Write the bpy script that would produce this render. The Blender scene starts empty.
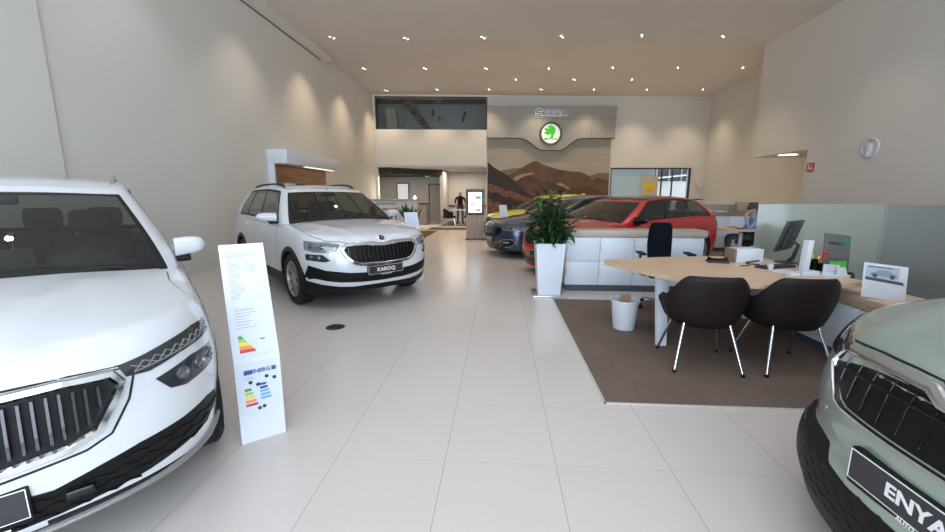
import bpy, bmesh, math, random
from math import sin, cos, pi, radians, sqrt
from mathutils import Vector, Matrix
from mathutils.bvhtree import BVHTree
from mathutils.interpolate import poly_3d_calc
SC = bpy.context.scene
COL = SC.collection
random.seed(7)

# ------------------------------------------------------------------ materials
MATS = {}
def mat(name, col=(.8,.8,.8), rough=.5, metal=0., coat=0., emit=None, estr=1., spec=.5, trans=0., alpha=1., bump=None, noise=None, sheen=0., ior=1.45):
    if name in MATS: return MATS[name]
    m = bpy.data.materials.new(name); m.use_nodes = True
    nt = m.node_tree; b = nt.nodes['Principled BSDF']
    b.inputs['Base Color'].default_value = (*col, 1)
    b.inputs['Roughness'].default_value = rough
    b.inputs['Metallic'].default_value = metal
    b.inputs['Coat Weight'].default_value = coat
    b.inputs['Coat Roughness'].default_value = .03
    b.inputs['Specular IOR Level'].default_value = spec
    b.inputs['Transmission Weight'].default_value = trans
    b.inputs['Alpha'].default_value = alpha
    b.inputs['IOR'].default_value = ior
    b.inputs['Sheen Weight'].default_value = sheen
    if emit:
        b.inputs['Emission Color'].default_value = (*emit, 1); b.inputs['Emission Strength'].default_value = estr
    if noise or bump:
        tc = nt.nodes.new('ShaderNodeTexCoord'); nz = nt.nodes.new('ShaderNodeTexNoise')
        nt.links.new(tc.outputs['Object'], nz.inputs['Vector'])
        if noise:
            sc_, amt = noise
            nz.inputs['Scale'].default_value = sc_
            mx = nt.nodes.new('ShaderNodeMix'); mx.data_type = 'RGBA'
            mx.inputs['A'].default_value = (*[c*(1-amt) for c in col], 1)
            mx.inputs['B'].default_value = (*[min(1, c*(1+amt)) for c in col], 1)
            nt.links.new(nz.outputs['Fac'], mx.inputs['Factor']); nt.links.new(mx.outputs['Result'], b.inputs['Base Color'])
        if bump:
            sc_, st = bump
            n2 = nt.nodes.new('ShaderNodeTexNoise'); n2.inputs['Scale'].default_value = sc_
            nt.links.new(tc.outputs['Object'], n2.inputs['Vector'])
            bp = nt.nodes.new('ShaderNodeBump'); bp.inputs['Strength'].default_value = st; bp.inputs['Distance'].default_value = .005
            nt.links.new(n2.outputs['Fac'], bp.inputs['Height']); nt.links.new(bp.outputs['Normal'], b.inputs['Normal'])
    MATS[name] = m
    return m
def glassmat(name, tint, refl=.5, rough=0.0, base=.04):
    m = bpy.data.materials.new(name); m.use_nodes = True; nt = m.node_tree; nt.nodes.clear()
    out = nt.nodes.new('ShaderNodeOutputMaterial'); mx = nt.nodes.new('ShaderNodeMixShader')
    tr = nt.nodes.new('ShaderNodeBsdfTransparent'); tr.inputs[0].default_value = (*tint, 1)
    gl = nt.nodes.new('ShaderNodeBsdfGlossy'); gl.inputs['Roughness'].default_value = rough; gl.inputs['Color'].default_value = (1,1,1,1)
    lw = nt.nodes.new('ShaderNodeLayerWeight'); pw = nt.nodes.new('ShaderNodeMath'); pw.operation = 'POWER'; pw.inputs[1].default_value = 4.5
    ma = nt.nodes.new('ShaderNodeMath'); ma.operation = 'MULTIPLY_ADD'; ma.inputs[1].default_value = .9; ma.inputs[2].default_value = .12*refl; ma.use_clamp = True
    nt.links.new(lw.outputs['Facing'], pw.inputs[0]); nt.links.new(pw.outputs[0], ma.inputs[0]); nt.links.new(ma.outputs[0], mx.inputs[0])
    nt.links.new(tr.outputs[0], mx.inputs[1]); nt.links.new(gl.outputs[0], mx.inputs[2]); nt.links.new(mx.outputs[0], out.inputs[0])
    MATS[name] = m; return m
def wood(name, c1, c2, scale=(1,12,12), rough=.45):
    m = bpy.data.materials.new(name); m.use_nodes = True; nt = m.node_tree; b = nt.nodes['Principled BSDF']
    tc = nt.nodes.new('ShaderNodeTexCoord'); mp = nt.nodes.new('ShaderNodeMapping'); mp.inputs['Scale'].default_value = scale
    nz = nt.nodes.new('ShaderNodeTexNoise'); nz.inputs['Scale'].default_value = 3; nz.inputs['Detail'].default_value = 6; nz.inputs['Distortion'].default_value = .6
    cr = nt.nodes.new('ShaderNodeValToRGB'); cr.color_ramp.elements[0].position = .3; cr.color_ramp.elements[1].position = .7
    cr.color_ramp.elements[0].color = (*c1, 1); cr.color_ramp.elements[1].color = (*c2, 1)
    nt.links.new(tc.outputs['Object'], mp.inputs[0]); nt.links.new(mp.outputs[0], nz.inputs['Vector'])
    nt.links.new(nz.outputs['Fac'], cr.inputs[0]); nt.links.new(cr.outputs[0], b.inputs['Base Color'])
    b.inputs['Roughness'].default_value = rough
    MATS[name] = m; return m

# ------------------------------------------------------------------ object helpers
def tag(o, label=None, cat=None, group=None, kind=None):
    if label: o['label'] = label
    if cat: o['category'] = cat
    if group: o['group'] = group
    if kind: o['kind'] = kind
    return o
def empty(name, loc=(0,0,0), rz=0, label=None, cat=None, group=None, kind=None):
    o = bpy.data.objects.new(name, None); COL.objects.link(o); o.location = loc; o.rotation_euler = (0,0,rz)
    o.empty_display_size = .1
    return tag(o, label, cat, group, kind)
def link(name, me, mats, parent=None, smooth=40, loc=None, rz=None):
    if not isinstance(mats, (list, tuple)): mats = [mats]
    for m in mats: me.materials.append(m)
    if smooth:
        me.polygons.foreach_set('use_smooth', [True]*len(me.polygons))
        if smooth < 180: me.set_sharp_from_angle(angle=radians(smooth))
    o = bpy.data.objects.new(name, me); COL.objects.link(o)
    if parent: o.parent = parent
    if loc: o.location = loc
    if rz is not None: o.rotation_euler = (0,0,rz)
    return o
def copy_tree(o, parent=None):
    c = o.copy(); COL.objects.link(c); c.parent = parent
    for ch in list(o.children): copy_tree(ch, c)
    return c
class MB:
    """collects shapes into one mesh"""
    def __init__(s): s.bm = bmesh.new(); s.mi = 0
    def _add(s, vs, fs, M=None, mi=None):
        bv = [s.bm.verts.new((M @ Vector(v)) if M else v) for v in vs]
        for f in fs:
            try:
                nf = s.bm.faces.new([bv[i] for i in f]); nf.material_index = s.mi if mi is None else mi
            except ValueError: pass
        return bv
    def box(s, lo, hi, M=None, bev=0, mi=None, seg=2):
        x0,y0,z0 = lo; x1,y1,z1 = hi
        vs = [(x0,y0,z0),(x1,y0,z0),(x1,y1,z0),(x0,y1,z0),(x0,y0,z1),(x1,y0,z1),(x1,y1,z1),(x0,y1,z1)]
        fs = [(0,3,2,1),(4,5,6,7),(0,1,5,4),(1,2,6,5),(2,3,7,6),(3,0,4,7)]
        if not bev: s._add(vs, fs, M, mi); return s
        b = bmesh.new(); bv = [b.verts.new(v) for v in vs]
        for f in fs: b.faces.new([bv[i] for i in f])
        bmesh.ops.bevel(b, geom=list(b.edges), offset=bev, segments=seg, profile=.5, affect='EDGES')
        b.verts.index_update()
        s._add([v.co.copy() for v in b.verts], [[v.index for v in f.verts] for f in b.faces], M, mi); b.free()
        return s
    def prism(s, poly, h0, h1, M=None, mi=None, axis='z'):
        n = len(poly)
        def P(p, h): return (p[0],p[1],h) if axis=='z' else ((p[0],h,p[1]) if axis=='y' else (h,p[0],p[1]))
        vs = [P(p,h0) for p in poly]+[P(p,h1) for p in poly]
        s._add(vs, [tuple(range(n))[::-1], tuple(range(n,2*n))]+[(i,(i+1)%n,n+(i+1)%n,n+i) for i in range(n)], M, mi)
        return s
    def tube(s, pts, r, n=10, M=None, mi=None, closed=False, cap=True):
        pts = [Vector(p) for p in pts]; N = len(pts); rr = r if isinstance(r,(list,tuple)) else [r]*N
        vs = []; up = None
        for i,p in enumerate(pts):
            a = pts[(i-1)%N] if (closed or i>0) else p; b = pts[(i+1)%N] if (closed or i<N-1) else p
            d = (b-a).normalized()
            if up is None:
                up = Vector((0,0,1)) if abs(d.z)<.9 else Vector((1,0,0))
            x = up - d*up.dot(d); x.normalize(); y = d.cross(x); up = x
            for k in range(n):
                t = 2*pi*k/n; vs.append(p+(x*cos(t)+y*sin(t))*rr[i])
        fs = []
        for i in range(N if closed else N-1):
            j = (i+1)%N
            for k in range(n): fs.append((i*n+k, i*n+(k+1)%n, j*n+(k+1)%n, j*n+k))
        if cap and not closed: fs += [tuple(range(n))[::-1], tuple(range((N-1)*n, N*n))]
        s._add(vs, fs, M, mi); return s
    def lathe(s, prof, n=32, M=None, mi=None, axis='z', cap=True):
        vs = []; m = len(prof)
        for r,h in prof:
            for k in range(n):
                t = 2*pi*k/n
                vs.append((r*cos(t),r*sin(t),h) if axis=='z' else (r*cos(t),h,r*sin(t)))
        fs = [(i*n+k, i*n+(k+1)%n, (i+1)*n+(k+1)%n, (i+1)*n+k) for i in range(m-1) for k in range(n)]
        if cap and prof[0][0]>1e-4: fs.append(tuple(range(n))[::-1])
        if cap and prof[-1][0]>1e-4: fs.append(tuple(range((m-1)*n, m*n)))
        s._add(vs, fs, M, mi); return s
    def ball(s, c, r, M=None, mi=None, n=12, sc=(1,1,1)):
        prof = [(max(1e-5,r*sin(pi*i/n)), -r*cos(pi*i/n)) for i in range(n+1)]
        T = Matrix.Translation(c) @ Matrix.Diagonal((*sc,1))
        return s.lathe(prof, n*2, (M @ T) if M else T, mi)
    def grid(s, P, closed_u=False, mi=None, M=None):
        """P[i][j] -> point"""
        nu, nv = len(P), len(P[0])
        vs = [p for row in P for p in row]
        fs = [(i*nv+j, ((i+1)%nu)*nv+j, ((i+1)%nu)*nv+j+1, i*nv+j+1) for i in range(nu if closed_u else nu-1) for j in range(nv-1)]
        s._add(vs, fs, M, mi); return s
    def done(s, name, mats, parent=None, smooth=40, loc=None, rz=None, fix=True, merge=0):
        if merge: bmesh.ops.remove_doubles(s.bm, verts=s.bm.verts, dist=merge)
        if fix: bmesh.ops.recalc_face_normals(s.bm, faces=s.bm.faces)
        me = bpy.data.meshes.new(name); s.bm.to_mesh(me); s.bm.free()
        return link(name, me, mats, parent, smooth, loc, rz)
def RT(loc=(0,0,0), rz=0, rx=0, ry=0):
    return Matrix.Translation(loc) @ Matrix.Rotation(rz,4,'Z') @ Matrix.Rotation(ry,4,'Y') @ Matrix.Rotation(rx,4,'X')
def text_bm(txt, size, extrude=.002, align='CENTER', bold=0., sx=1.):
    cu = bpy.data.curves.new('t', 'FONT'); cu.body = txt; cu.size = size; cu.extrude = extrude; cu.align_x = align; cu.align_y = 'CENTER'
    cu.offset = bold; cu.resolution_u = 3
    o = bpy.data.objects.new('t', cu); COL.objects.link(o); bpy.context.view_layer.update()
    dg = bpy.context.evaluated_depsgraph_get(); me = bpy.data.meshes.new_from_object(o.evaluated_get(dg))
    bpy.data.objects.remove(o); bpy.data.curves.remove(cu)
    vs = [Vector((v.co.x*sx, v.co.y, v.co.z)) for v in me.vertices]; fs = [tuple(p.vertices) for p in me.polygons]
    bpy.data.meshes.remove(me)
    return vs, fs
def add_text(mb, txt, size, M, extrude=.001, mi=None, align='CENTER', bold=0., sx=1.):
    vs, fs = text_bm(txt, size, extrude, align, bold, sx); mb._add(vs, fs, M, mi)

def interp(tab):
    """smooth monotone-ish cubic through (x, y) table"""
    tab = sorted(tab); xs = [t[0] for t in tab]; ys = [t[1] for t in tab]; n = len(xs)
    dl = [(ys[i+1]-ys[i])/(xs[i+1]-xs[i]) for i in range(n-1)]
    m = [dl[0]]+[0 if dl[i-1]*dl[i]<=0 else 2*dl[i-1]*dl[i]/(dl[i-1]+dl[i]) for i in range(1,n-1)]+[dl[-1]]
    def f(x):
        if x <= xs[0]: return ys[0]
        if x >= xs[-1]: return ys[-1]
        i = 0
        while x > xs[i+1]: i += 1
        h = xs[i+1]-xs[i]; t = (x-xs[i])/h
        return (ys[i]*(1+2*t)*(1-t)**2 + h*m[i]*t*(1-t)**2 + ys[i+1]*t*t*(3-2*t) + h*m[i+1]*t*t*(t-1))
    return f
def smooth01(t): t = max(0,min(1,t)); return t*t*(3-2*t)
def lerp(a,b,t): return a+(b-a)*t

# ------------------------------------------------------------------ shared materials
M_white = mat('white_paint', (.65,.67,.70), .25, coat=1)
M_red = mat('red_paint', (.42,.008,.008), .3, coat=1)
M_green = mat('sage_paint', (.31,.37,.325), .3, coat=1, metal=.25)
M_blue = mat('graphite_blue_paint', (.022,.042,.085), .3, coat=1, metal=.35)
M_yellow = mat('yellow_paint', (.62,.56,.02), .3, coat=1)
M_blk = mat('black_plastic', (.008,.008,.009), .5, spec=.3)
M_gloss = mat('gloss_black', (.006,.006,.007), .12)
M_chrome = mat('chrome', (.75,.75,.76), .12, metal=1)
M_silver = mat('silver_trim', (.52,.52,.52), .3, metal=.8)
M_tyre = mat('tyre_rubber', (.012,.012,.012), .75)
M_rim = mat('alloy', (.42,.41,.40), .3, metal=.8)
M_dark = mat('dark_void', (.008,.008,.008), .9)
M_int = mat('dark_interior', (.022,.022,.022), .8)
M_int2 = mat('interior_trim', (.05,.05,.05), .7)
M_lens = mat('lamp_reflector', (.35,.36,.38), .15, metal=.9)
M_carglass = glassmat('car_glass', (.42,.47,.44), .6)
M_headglass = glassmat('lamp_glass', (.75,.77,.8), .7)
M_lightint = mat('light_headliner', (.45,.45,.43), .9)
M_platew = mat('plate_white_ink', (.8,.8,.8), .5)
M_plate = mat('plate_black', (.03,.03,.032), .35)
M_amber = mat('red_lamp', (.35,.01,.01), .2, coat=1)

# ------------------------------------------------------------------ car
class Car:
    def __init__(s, P):
        s.P = P; d = dict(
            L=4.24, W=.895, Lc=.78, nc=2.7, Lr=.55, nr=3.2,
            nose=[(0,-.12),(.1,-.06),(.3,-.015),(.5,0),(.7,-.02),(.85,-.045),(.94,-.085),(1,-.16)],
            tail=[(0,-.12),(.2,-.03),(.4,0),(.7,-.04),(1,-.1)],
            wv=[(0,.93),(.08,.965),(.3,.985),(.55,1.0),(.75,.992),(.88,.97),(.95,.948),(1,.92)],
            E=[(0,.80),(-.3,.865),(-.7,.92),(-1.3,.975),(-2,.995),(-3.5,1.03),(-4.3,1.0)],
            crown=[(0,.06),(-.5,.09),(-1.2,.07),(-2.5,.03),(-4.5,.02)],
            zb=[(0,.24),(-.5,.2),(-3.7,.2),(-4.3,.3)],
            ridge=None,
            xgb=-1.02, xgr=-1.85, xrb=-4.08, xrr=-3.86, wgb=.845, wgr=.60,
            R=[(-1.8,1.44),(-2.1,1.505),(-2.6,1.53),(-3.2,1.52),(-3.9,1.46)],
            roofc=.035, wheels=(-.86,-3.51), wr=.335, ww=.215, arch=.375, zclad=.36)
        d.update(P)
        for k,v in d.items(): setattr(s,k,v)
        s.fn, s.ft, s.fw, s.fE, s.fc, s.fz, s.fR = [interp(t) for t in (s.nose,s.tail,s.wv,s.E,s.crown,s.zb,s.R)]
        s.root = None
    def ZT(s, x, y):
        z = s.fE(x) + s.fc(x)*(1-min(1,abs(y)/s.W)**2.3)
        if s.ridge:
            for (y0,y1,xa,xb,amp,w) in s.ridge:
                if xb <= x <= xa+.3:
                    t = (xa-x)/(xa-xb); yr = lerp(y0,y1,max(0,t)); g = (abs(y)-yr)/w
                    z += amp*(1/(1+math.exp(-g*4)) if False else math.exp(-g*g))*smooth01((xa-x)/.25)*smooth01((x-xb)/.2+.3)
        return z
    def col(s, kind, a):
        """unit outline: returns function of v -> (x,y)"""
        def f(v):
            if kind == 'F':
                th = a*pi/2; c = max(0,cos(th))**(2/s.nc); q = sin(th)**(2/s.nc)
                return (s.fn(v)*c - s.Lc*(1-c), s.W*s.fw(v)*q)
            if kind == 'S':
                return (lerp(-s.Lc, -(s.L-s.Lr), a), s.W*s.fw(v))
            th = a*pi/2; c = sin(th)**(2/s.nr); q = max(0,cos(th))**(2/s.nr)
            return (-s.L - s.ft(v)*c + s.Lr*(1-c), s.W*s.fw(v)*q)
        return f
    def build_lower(s):
        NF, NS, NR = 30, int((s.L-s.Lc-s.Lr)/.035), 18
        cols = [('F', i/NF) for i in range(NF)] + [('S', i/NS) for i in range(NS)] + [('R', i/NR) for i in range(NR+1)]
        vc = .2
        VL = [0,.03,.07,.11,.16,.21,.26,.31,.36,.41,.46,.51,.56,.61,.66,.71,.76,.8,.84,.87,.9,.925,.95,.97,.985,1]
        TS = [0,.04,.09,.15,.21,.28,.35,.42,.5,.58,.66,.75,.84,.92,1]
        rows = []
        for kd,a in cols:
            f = s.col(kd,a); x1,y1 = f(1); zt = s.ZT(x1,y1); zb = s.fz(x1)
            row = [(f(0)[0]-(0 if kd!='F' else 0), 0, zb)] if False else []
            for tt in (1,.5):
                xx,yy = f(0); row.append((xx, yy*(1-tt), zb))
            for v in VL:
                x,y = f(v); row.append((x,y,zb+(zt-zb)*v))
            for tt in TS[1:]:
                y = y1*(1-tt); row.append((x1,y,s.ZT(x1,y)))
            rows.append(row)
        nv = len(rows[0]); s.nlow = 2+len(VL)
        V = []; 
        for r in rows: V += r
        n1 = len(V); V2 = V+[(x,-y,z) for x,y,z in V]
        F = []
        for i in range(len(rows)-1):
            for j in range(nv-1):
                q = (i*nv+j,(i+1)*nv+j,(i+1)*nv+j+1,i*nv+j+1); F.append(q); F.append(tuple(n1+k for k in q[::-1]))
        bm = bmesh.new(); bv = [bm.verts.new(v) for v in V2]
        for q in F:
            try: bm.faces.new([bv[k] for k in q])
            except ValueError: pass
        bmesh.ops.remove_doubles(bm, verts=bm.verts, dist=.0004)
        bmesh.ops.recalc_face_normals(bm, faces=bm.faces)
        # orientation check
        bm.normal_update()
        up = max(bm.faces, key=lambda f: f.calc_center_median().z)
        if up.normal.z < 0: bmesh.ops.reverse_faces(bm, faces=bm.faces)
        bm.normal_update()
        s.low = bm
        s.bvh = BVHTree.FromBMesh(bm)
        bm.verts.ensure_lookup_table(); bm.faces.ensure_lookup_table()
        s.fv = [[(v.co.copy(), v.normal.copy()) for v in f.verts] for f in bm.faces]
    # --- projection on the lower body
    def cast(s, ang, sc, z):
        """ang degrees: 0 front view, 90 left side, 180 rear; 'top': (x,y)"""
        if ang == 'top':
            o = Vector((sc, z, 3)); d = Vector((0,0,-1))
        else:
            A = radians(ang); d = Vector((-cos(A),-sin(A),0)); sa = Vector((-sin(A),cos(A),0))
            mid = Vector((0,0,0)) if ang in (0,180,90,-90) else Vector((0,0,0))
            o = sa*sc - d*7; o.z = z
        p, n, fi, dist = s.bvh.ray_cast(o, d)
        if p is None:
            p, n, fi, dist = s.bvh.find_nearest(o + d*7 if ang!='top' else Vector((sc,z,1)))
        cs = s.fv[fi]; w = poly_3d_calc([c for c,_ in cs], p); nn = Vector((0,0,0))
        for (c,nr),ww in zip(cs,w): nn += nr*ww
        return p, nn.normalized()
    def fin(s, name, verts, faces, mats, normals=None, parent=None, smooth=40, mis=None, mirror=False):
        if mirror:
            verts = [Vector((v[0],-v[1],v[2])) for v in verts]; faces = [tuple(f[::-1]) for f in faces]
            if normals: normals = [Vector((n[0],-n[1],n[2])) for n in normals]
        me = bpy.data.meshes.new(name)
        me.from_pydata([(v[0]+s.L/2, v[1], v[2]) for v in verts], [], faces)
        if mis: me.polygons.foreach_set('material_index', mis)
        o = link(name, me, mats, parent or s.root, smooth)
        if normals: me.normals_split_custom_set_from_vertices(normals)
        return o
    def patch(s, name, poly, ang=0, off=.003, th=.012, mats=None, res=.03, parent=None, mirror=False, data=False):
        xs = [p[0] for p in poly]; zs = [p[1] for p in poly]
        nx = max(1,int((max(xs)-min(xs))/res)); nz = max(1,int((max(zs)-min(zs))/res))
        dx = (max(xs)-min(xs))/nx; dz = (max(zs)-min(zs))/nz
        vid = {}; V = []; F = []
        def vi(p):
            k = (round(p[0],5),round(p[1],5))
            if k not in vid: vid[k] = len(V); V.append(p)
            return vid[k]
        def clip(pl, ax, val, sg):
            out = []
            for i in range(len(pl)):
                a = pl[i-1]; b = pl[i]; da = (a[ax]-val)*sg; db = (b[ax]-val)*sg
                if (da>=0) != (db>=0):
                    t = da/(da-db); q = [a[0]+(b[0]-a[0])*t, a[1]+(b[1]-a[1])*t]; q[ax] = val; out.append(tuple(q))
                if db >= 0: out.append(b)
            return out
        for i in range(nx):
            x0 = min(xs)+i*dx; c1 = clip(poly,0,x0,1)
            if len(c1)<3: continue
            c1 = clip(c1,0,x0+dx,-1)
            if len(c1)<3: continue
            for j in range(nz):
                z0 = min(zs)+j*dz; c2 = clip(c1,1,z0,1)
                if len(c2)<3: continue
                c2 = clip(c2,1,z0+dz,-1)
                ids = []
                for p in c2:
                    k = vi(p)
                    if not ids or (ids[-1]!=k and ids[0]!=k): ids.append(k)
                if len(set(ids))>2 and len(set(ids))==len(ids):
                    ar = sum(V[ids[q-1]][0]*V[ids[q]][1]-V[ids[q]][0]*V[ids[q-1]][1] for q in range(len(ids)))
                    if abs(ar)>1e-7: F.append(ids if ar>0 else ids[::-1])
        P3 = []; N3 = []
        for p in V:
            c,n = s.cast(ang,p[0],p[1]); P3.append(c+n*off); N3.append(n)
        # orient
        def fn(f): a,b,c = P3[f[0]],P3[f[1]],P3[f[2]]; return (b-a).cross(c-a)
        sgn = sum(fn(f).dot(N3[f[0]]) for f in F)
        if sgn < 0: F = [f[::-1] for f in F]
        ed = {}
        for f in F:
            for k in range(len(f)):
                a,b = f[k-1],f[k]; ed.setdefault((min(a,b),max(a,b)),[]).append((a,b))
        nv = len(P3); P3b = list(P3); N3b = list(N3); low = {}; F2 = [tuple(f) for f in F]
        for e,l in ed.items():
            if len(l)==1:
                a,b = l[0]
                out = (P3[b]-P3[a]).cross(N3[a]).normalized()
                ids = []
                for k in (a,b):
                    ids.append(len(P3b)); P3b.append(P3[k]); N3b.append(out)
                for k in (b,a):
                    ids.append(len(P3b)); P3b.append(P3[k]-N3[k]*th); N3b.append(out)
                F2.append((ids[1],ids[0],ids[3],ids[2]))
        if data: return P3b, F2, N3b
        return s.fin(name, P3b, F2, mats, N3b, parent, 180, None, mirror)
    def bead(s, paths, ang=0, w=.01, h=.006, closed=False, step=.025, off=0., flat=True):
        """returns (verts, faces): rectangular strips hugging the body along 2D paths"""
        V = []; F = []
        for path in paths:
            pts = []
            n = len(path)
            for i in range(n if closed else n-1):
                a = path[i]; b = path[(i+1)%n]; d = math.hypot(b[0]-a[0],b[1]-a[1]); k = max(1,int(d/step))
                for j in range(k): pts.append((lerp(a[0],b[0],j/k), lerp(a[1],b[1],j/k)))
            if not closed: pts.append(path[-1])
            C = [s.cast(ang,*p) for p in pts]; N = len(C); b0 = len(V)
            for i,(c,n_) in enumerate(C):
                pa = C[(i-1)%N][0] if (closed or i>0) else c; pb = C[(i+1)%N][0] if (closed or i<N-1) else c
                t = (pb-pa).normalized(); sd = t.cross(n_).normalized()
                V += [c-sd*w/2-n_*.01, c-sd*w/2+n_*(h*.6+off), c-sd*w*.28+n_*(h+off), c+sd*w*.28+n_*(h+off), c+sd*w/2+n_*(h*.6+off), c+sd*w/2-n_*.01]
            for i in range(N if closed else N-1):
                j = (i+1)%N
                for k in range(5): F.append((b0+i*6+k, b0+i*6+k+1, b0+j*6+k+1, b0+j*6+k))
            if not closed: F.append(tuple(b0+k for k in range(6))[::-1]); F.append(tuple(b0+(N-1)*6+k for k in range(6)))
        return V, F
    def trim(s, name, paths, ang, mats, w=.01, h=.006, closed=False, parent=None, mirror=False, off=0., smooth=30):
        V,F = s.bead(paths, ang, w, h, closed, off=off)
        return s.fin(name, V, [f[::-1] for f in F], mats, None, parent, smooth, None, mirror)
    def mesh(s, name, mb, mats, parent=None, smooth=40, mirror=False):
        """an MB in nose-local coordinates"""
        o_bm = mb.bm
        bmesh.ops.recalc_face_normals(o_bm, faces=o_bm.faces)
        if mirror:
            for v in o_bm.verts: v.co.y = -v.co.y
            bmesh.ops.reverse_faces(o_bm, faces=o_bm.faces)
        for v in o_bm.verts: v.co.x += s.L/2
        me = bpy.data.meshes.new(name); o_bm.to_mesh(me); o_bm.free()
        return link(name, me, mats, parent or s.root, smooth)
    # --- greenhouse
    def build_upper(s, split, roofmat=0):
        """split: list of side a-ranges for windows; columns aligned to them"""
        ucuts = [-.12,0,.05,.1,.2,.3,.4,.5,.6,.7,.8,.86,.92,.96,1]
        ncg = s.P.get('ncg',3.4); Lg = s.P.get('Lg',.34); Lh = s.P.get('Lh',.2); nh = 4.
        fcol = [('F',a/15*1.0) for a in range(15)]
        acut = sorted(set([0,1]+[round(x,4) for ab in split for x in ab]+[round(i/26,4) for i in range(1,26)]))
        # drop near-duplicates that are not cut values
        cuts = [round(x,4) for ab in split for x in ab]
        ac = [x for x in acut if x in cuts or x in (0,1) or min(abs(x-c) for c in cuts+[0,1])>.015]
        scol = [('S',a) for a in ac[:-1]]
        rcol = [('R',a/10) for a in range(11)]
        cols = fcol+scol+rcol
        def pos(kd,a,u):
            uu = max(u,-.12)
            xf = lerp(s.xgb,s.xgr,uu); xr = lerp(s.xrb,s.xrr,uu)+ s.P.get('rbulge',-.05)*4*uu*(1-uu)
            w = lerp(s.wgb,s.wgr,max(0,uu)**1.25 if uu>0 else 0)
            xf += .02*4*uu*(1-uu)
            Lg_ = lerp(Lg, Lg*.55, uu)
            if kd=='F':
                th = a*pi/2; c = max(0,cos(th))**(2/ncg); q = sin(th)**(2/ncg); return xf-Lg_*(1-c), w*q
            if kd=='S': return lerp(xf-Lg_, xr+Lh, a), w
            th = a*pi/2; c = sin(th)**(2/nh); q = max(0,cos(th))**(2/nh); return xr+Lh*(1-c), w*q
        TS = [0,.06,.13,.21,.3,.4,.5,.62,.75,.88,1]
        rows = []
        for kd,a in cols:
            x0,y0 = pos(kd,a,0); x1,y1 = pos(kd,a,1); zb = s.ZT(x0,y0)-.012
            zr = s.fR(x1)
            def RZ(y): return zr + s.roofc*(1-min(1,abs(y)/s.wgr)**2.6) - s.roofc
            zt = RZ(y1)
            row = []
            for u in ucuts:
                x,y = pos(kd,a,u); row.append((x,y,lerp(zb,zt,u)))
            for t in TS[1:]:
                y = y1*(1-t); row.append((x1,y,RZ(y)))
            rows.append(row)
        nu = len(ucuts); nv = len(rows[0]); n1 = len(rows)*nv
        V = [p for r in rows for p in r]
        parts = {}
        def put(key, q, mi=0): parts.setdefault(key,[]).append((q,mi))
        a_ws = s.P.get('a_ws',.62)  # windscreen half width in a
        for i in range(len(cols)-1):
            kd,a = cols[i]; kd2,a2 = cols[i+1]; 
            am = (a+a2)/2 if kd==kd2 else (a+1)/2
            for j in range(nv-1):
                q = (i*nv+j,(i+1)*nv+j,(i+1)*nv+j+1,i*nv+j+1)
                key, mi = 'body', 0
                if j < nu-1:
                    um = (ucuts[j]+ucuts[j+1])/2
                    if kd=='F':
                        if 0<um<.92 and i<=9:
                            if i<=8 and .1<um: key='ws'
                            else: key,mi='body',1
                    elif kd=='S':
                        for k,(lo,hi) in enumerate(split):
                            if lo<=am<=hi and .1<um<.86: key='w%d'%k
                        if key=='body' and (.05<um<.92) and split[0][0]-.03<=am<=split[-1][1]+.03: mi=1
                    else:
                        k = i-len(fcol)-len(scol)
                        if k>=3 and .1<um<.92:
                            key = 'rw' if (.2<um<.86 and k>=4) else 'body'; mi = 0 if key=='rw' else 1
                elif roofmat: mi = 2
                put(key,q,mi)
        for k,l in parts.items():
            ids = {}; vs = []; fs = []; ms = []
            def g(idx, mir):
                x,y,z = V[idx]
                kk = (round(x,5), round(-y if mir else y,5), round(z,5))
                if kk not in ids: ids[kk] = len(vs); vs.append(Vector((x,-y if mir else y,z)))
                return ids[kk]
            sets = [False,True]
            if k.startswith('w') and k!='ws':
                for mir in sets:
                    ids.clear(); vs = []; fs = []
                    for q,mi in l:
                        f = [g(t,mir) for t in q]; f = f[::-1] if not mir else f
                        if len(set(f))==len(f): fs.append(tuple(f))
                    s.fin('side_window', vs, fs, M_carglass, None, None, 180)
                continue
            for mir in sets:
                for q,mi in l:
                    f = [g(t,mir) for t in q]; f = f[::-1] if not mir else f
                    f2 = []
                    for t in f:
                        if t not in f2: f2.append(t)
                    if len(f2)>2: fs.append(tuple(f2)); ms.append(mi)
            if k=='body': s.up = (vs,fs,ms)
            else: s.fin('windscreen' if k=='ws' else 'rear_window', vs, fs, M_carglass, None, None, 180)
        s.pos = pos
        s.upV = V
    def assemble(s, pose, paint, label, split, roofmat=None, clad=True, name='car', group=None, rimmat=None, interior=True, brake=False):
        x,y,a = pose
        s.paint = paint
        s.root = empty(name, (x-cos(a)*s.L/2, y-sin(a)*s.L/2, 0), a, label, 'car', group)
        s.build_lower(); s.build_upper(split, 1 if roofmat else 0)
        bm = s.low
        # deck removal inside the greenhouse, wheel arches
        dele = []
        for f in bm.faces:
            c = f.calc_center_median()
            if f.normal.z > .6 and c.z > .7:
                xf = s.xgb-.12; xr = s.xrb+.12
                if xr < c.x < xf - .25*(abs(c.y)/s.W)**3 and abs(c.y) < s.wgb-.06: dele.append(f); continue
            if abs(c.y) > s.W*.55 and abs(f.normal.z)<.8 or (abs(c.y)>s.W*.5 and c.z<.4 and f.normal.z<-.5):
                for wx in s.wheels:
                    if math.hypot(c.x-wx, c.z-s.wr) < s.arch and abs(c.y)>s.W-.28: dele.append(f); break
        for f in bm.faces: f.tag = False
        bmesh.ops.delete(bm, geom=dele, context='FACES')
        loose = [v for v in bm.verts if not v.link_faces]; bmesh.ops.delete(bm, geom=loose, context='VERTS')
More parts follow.
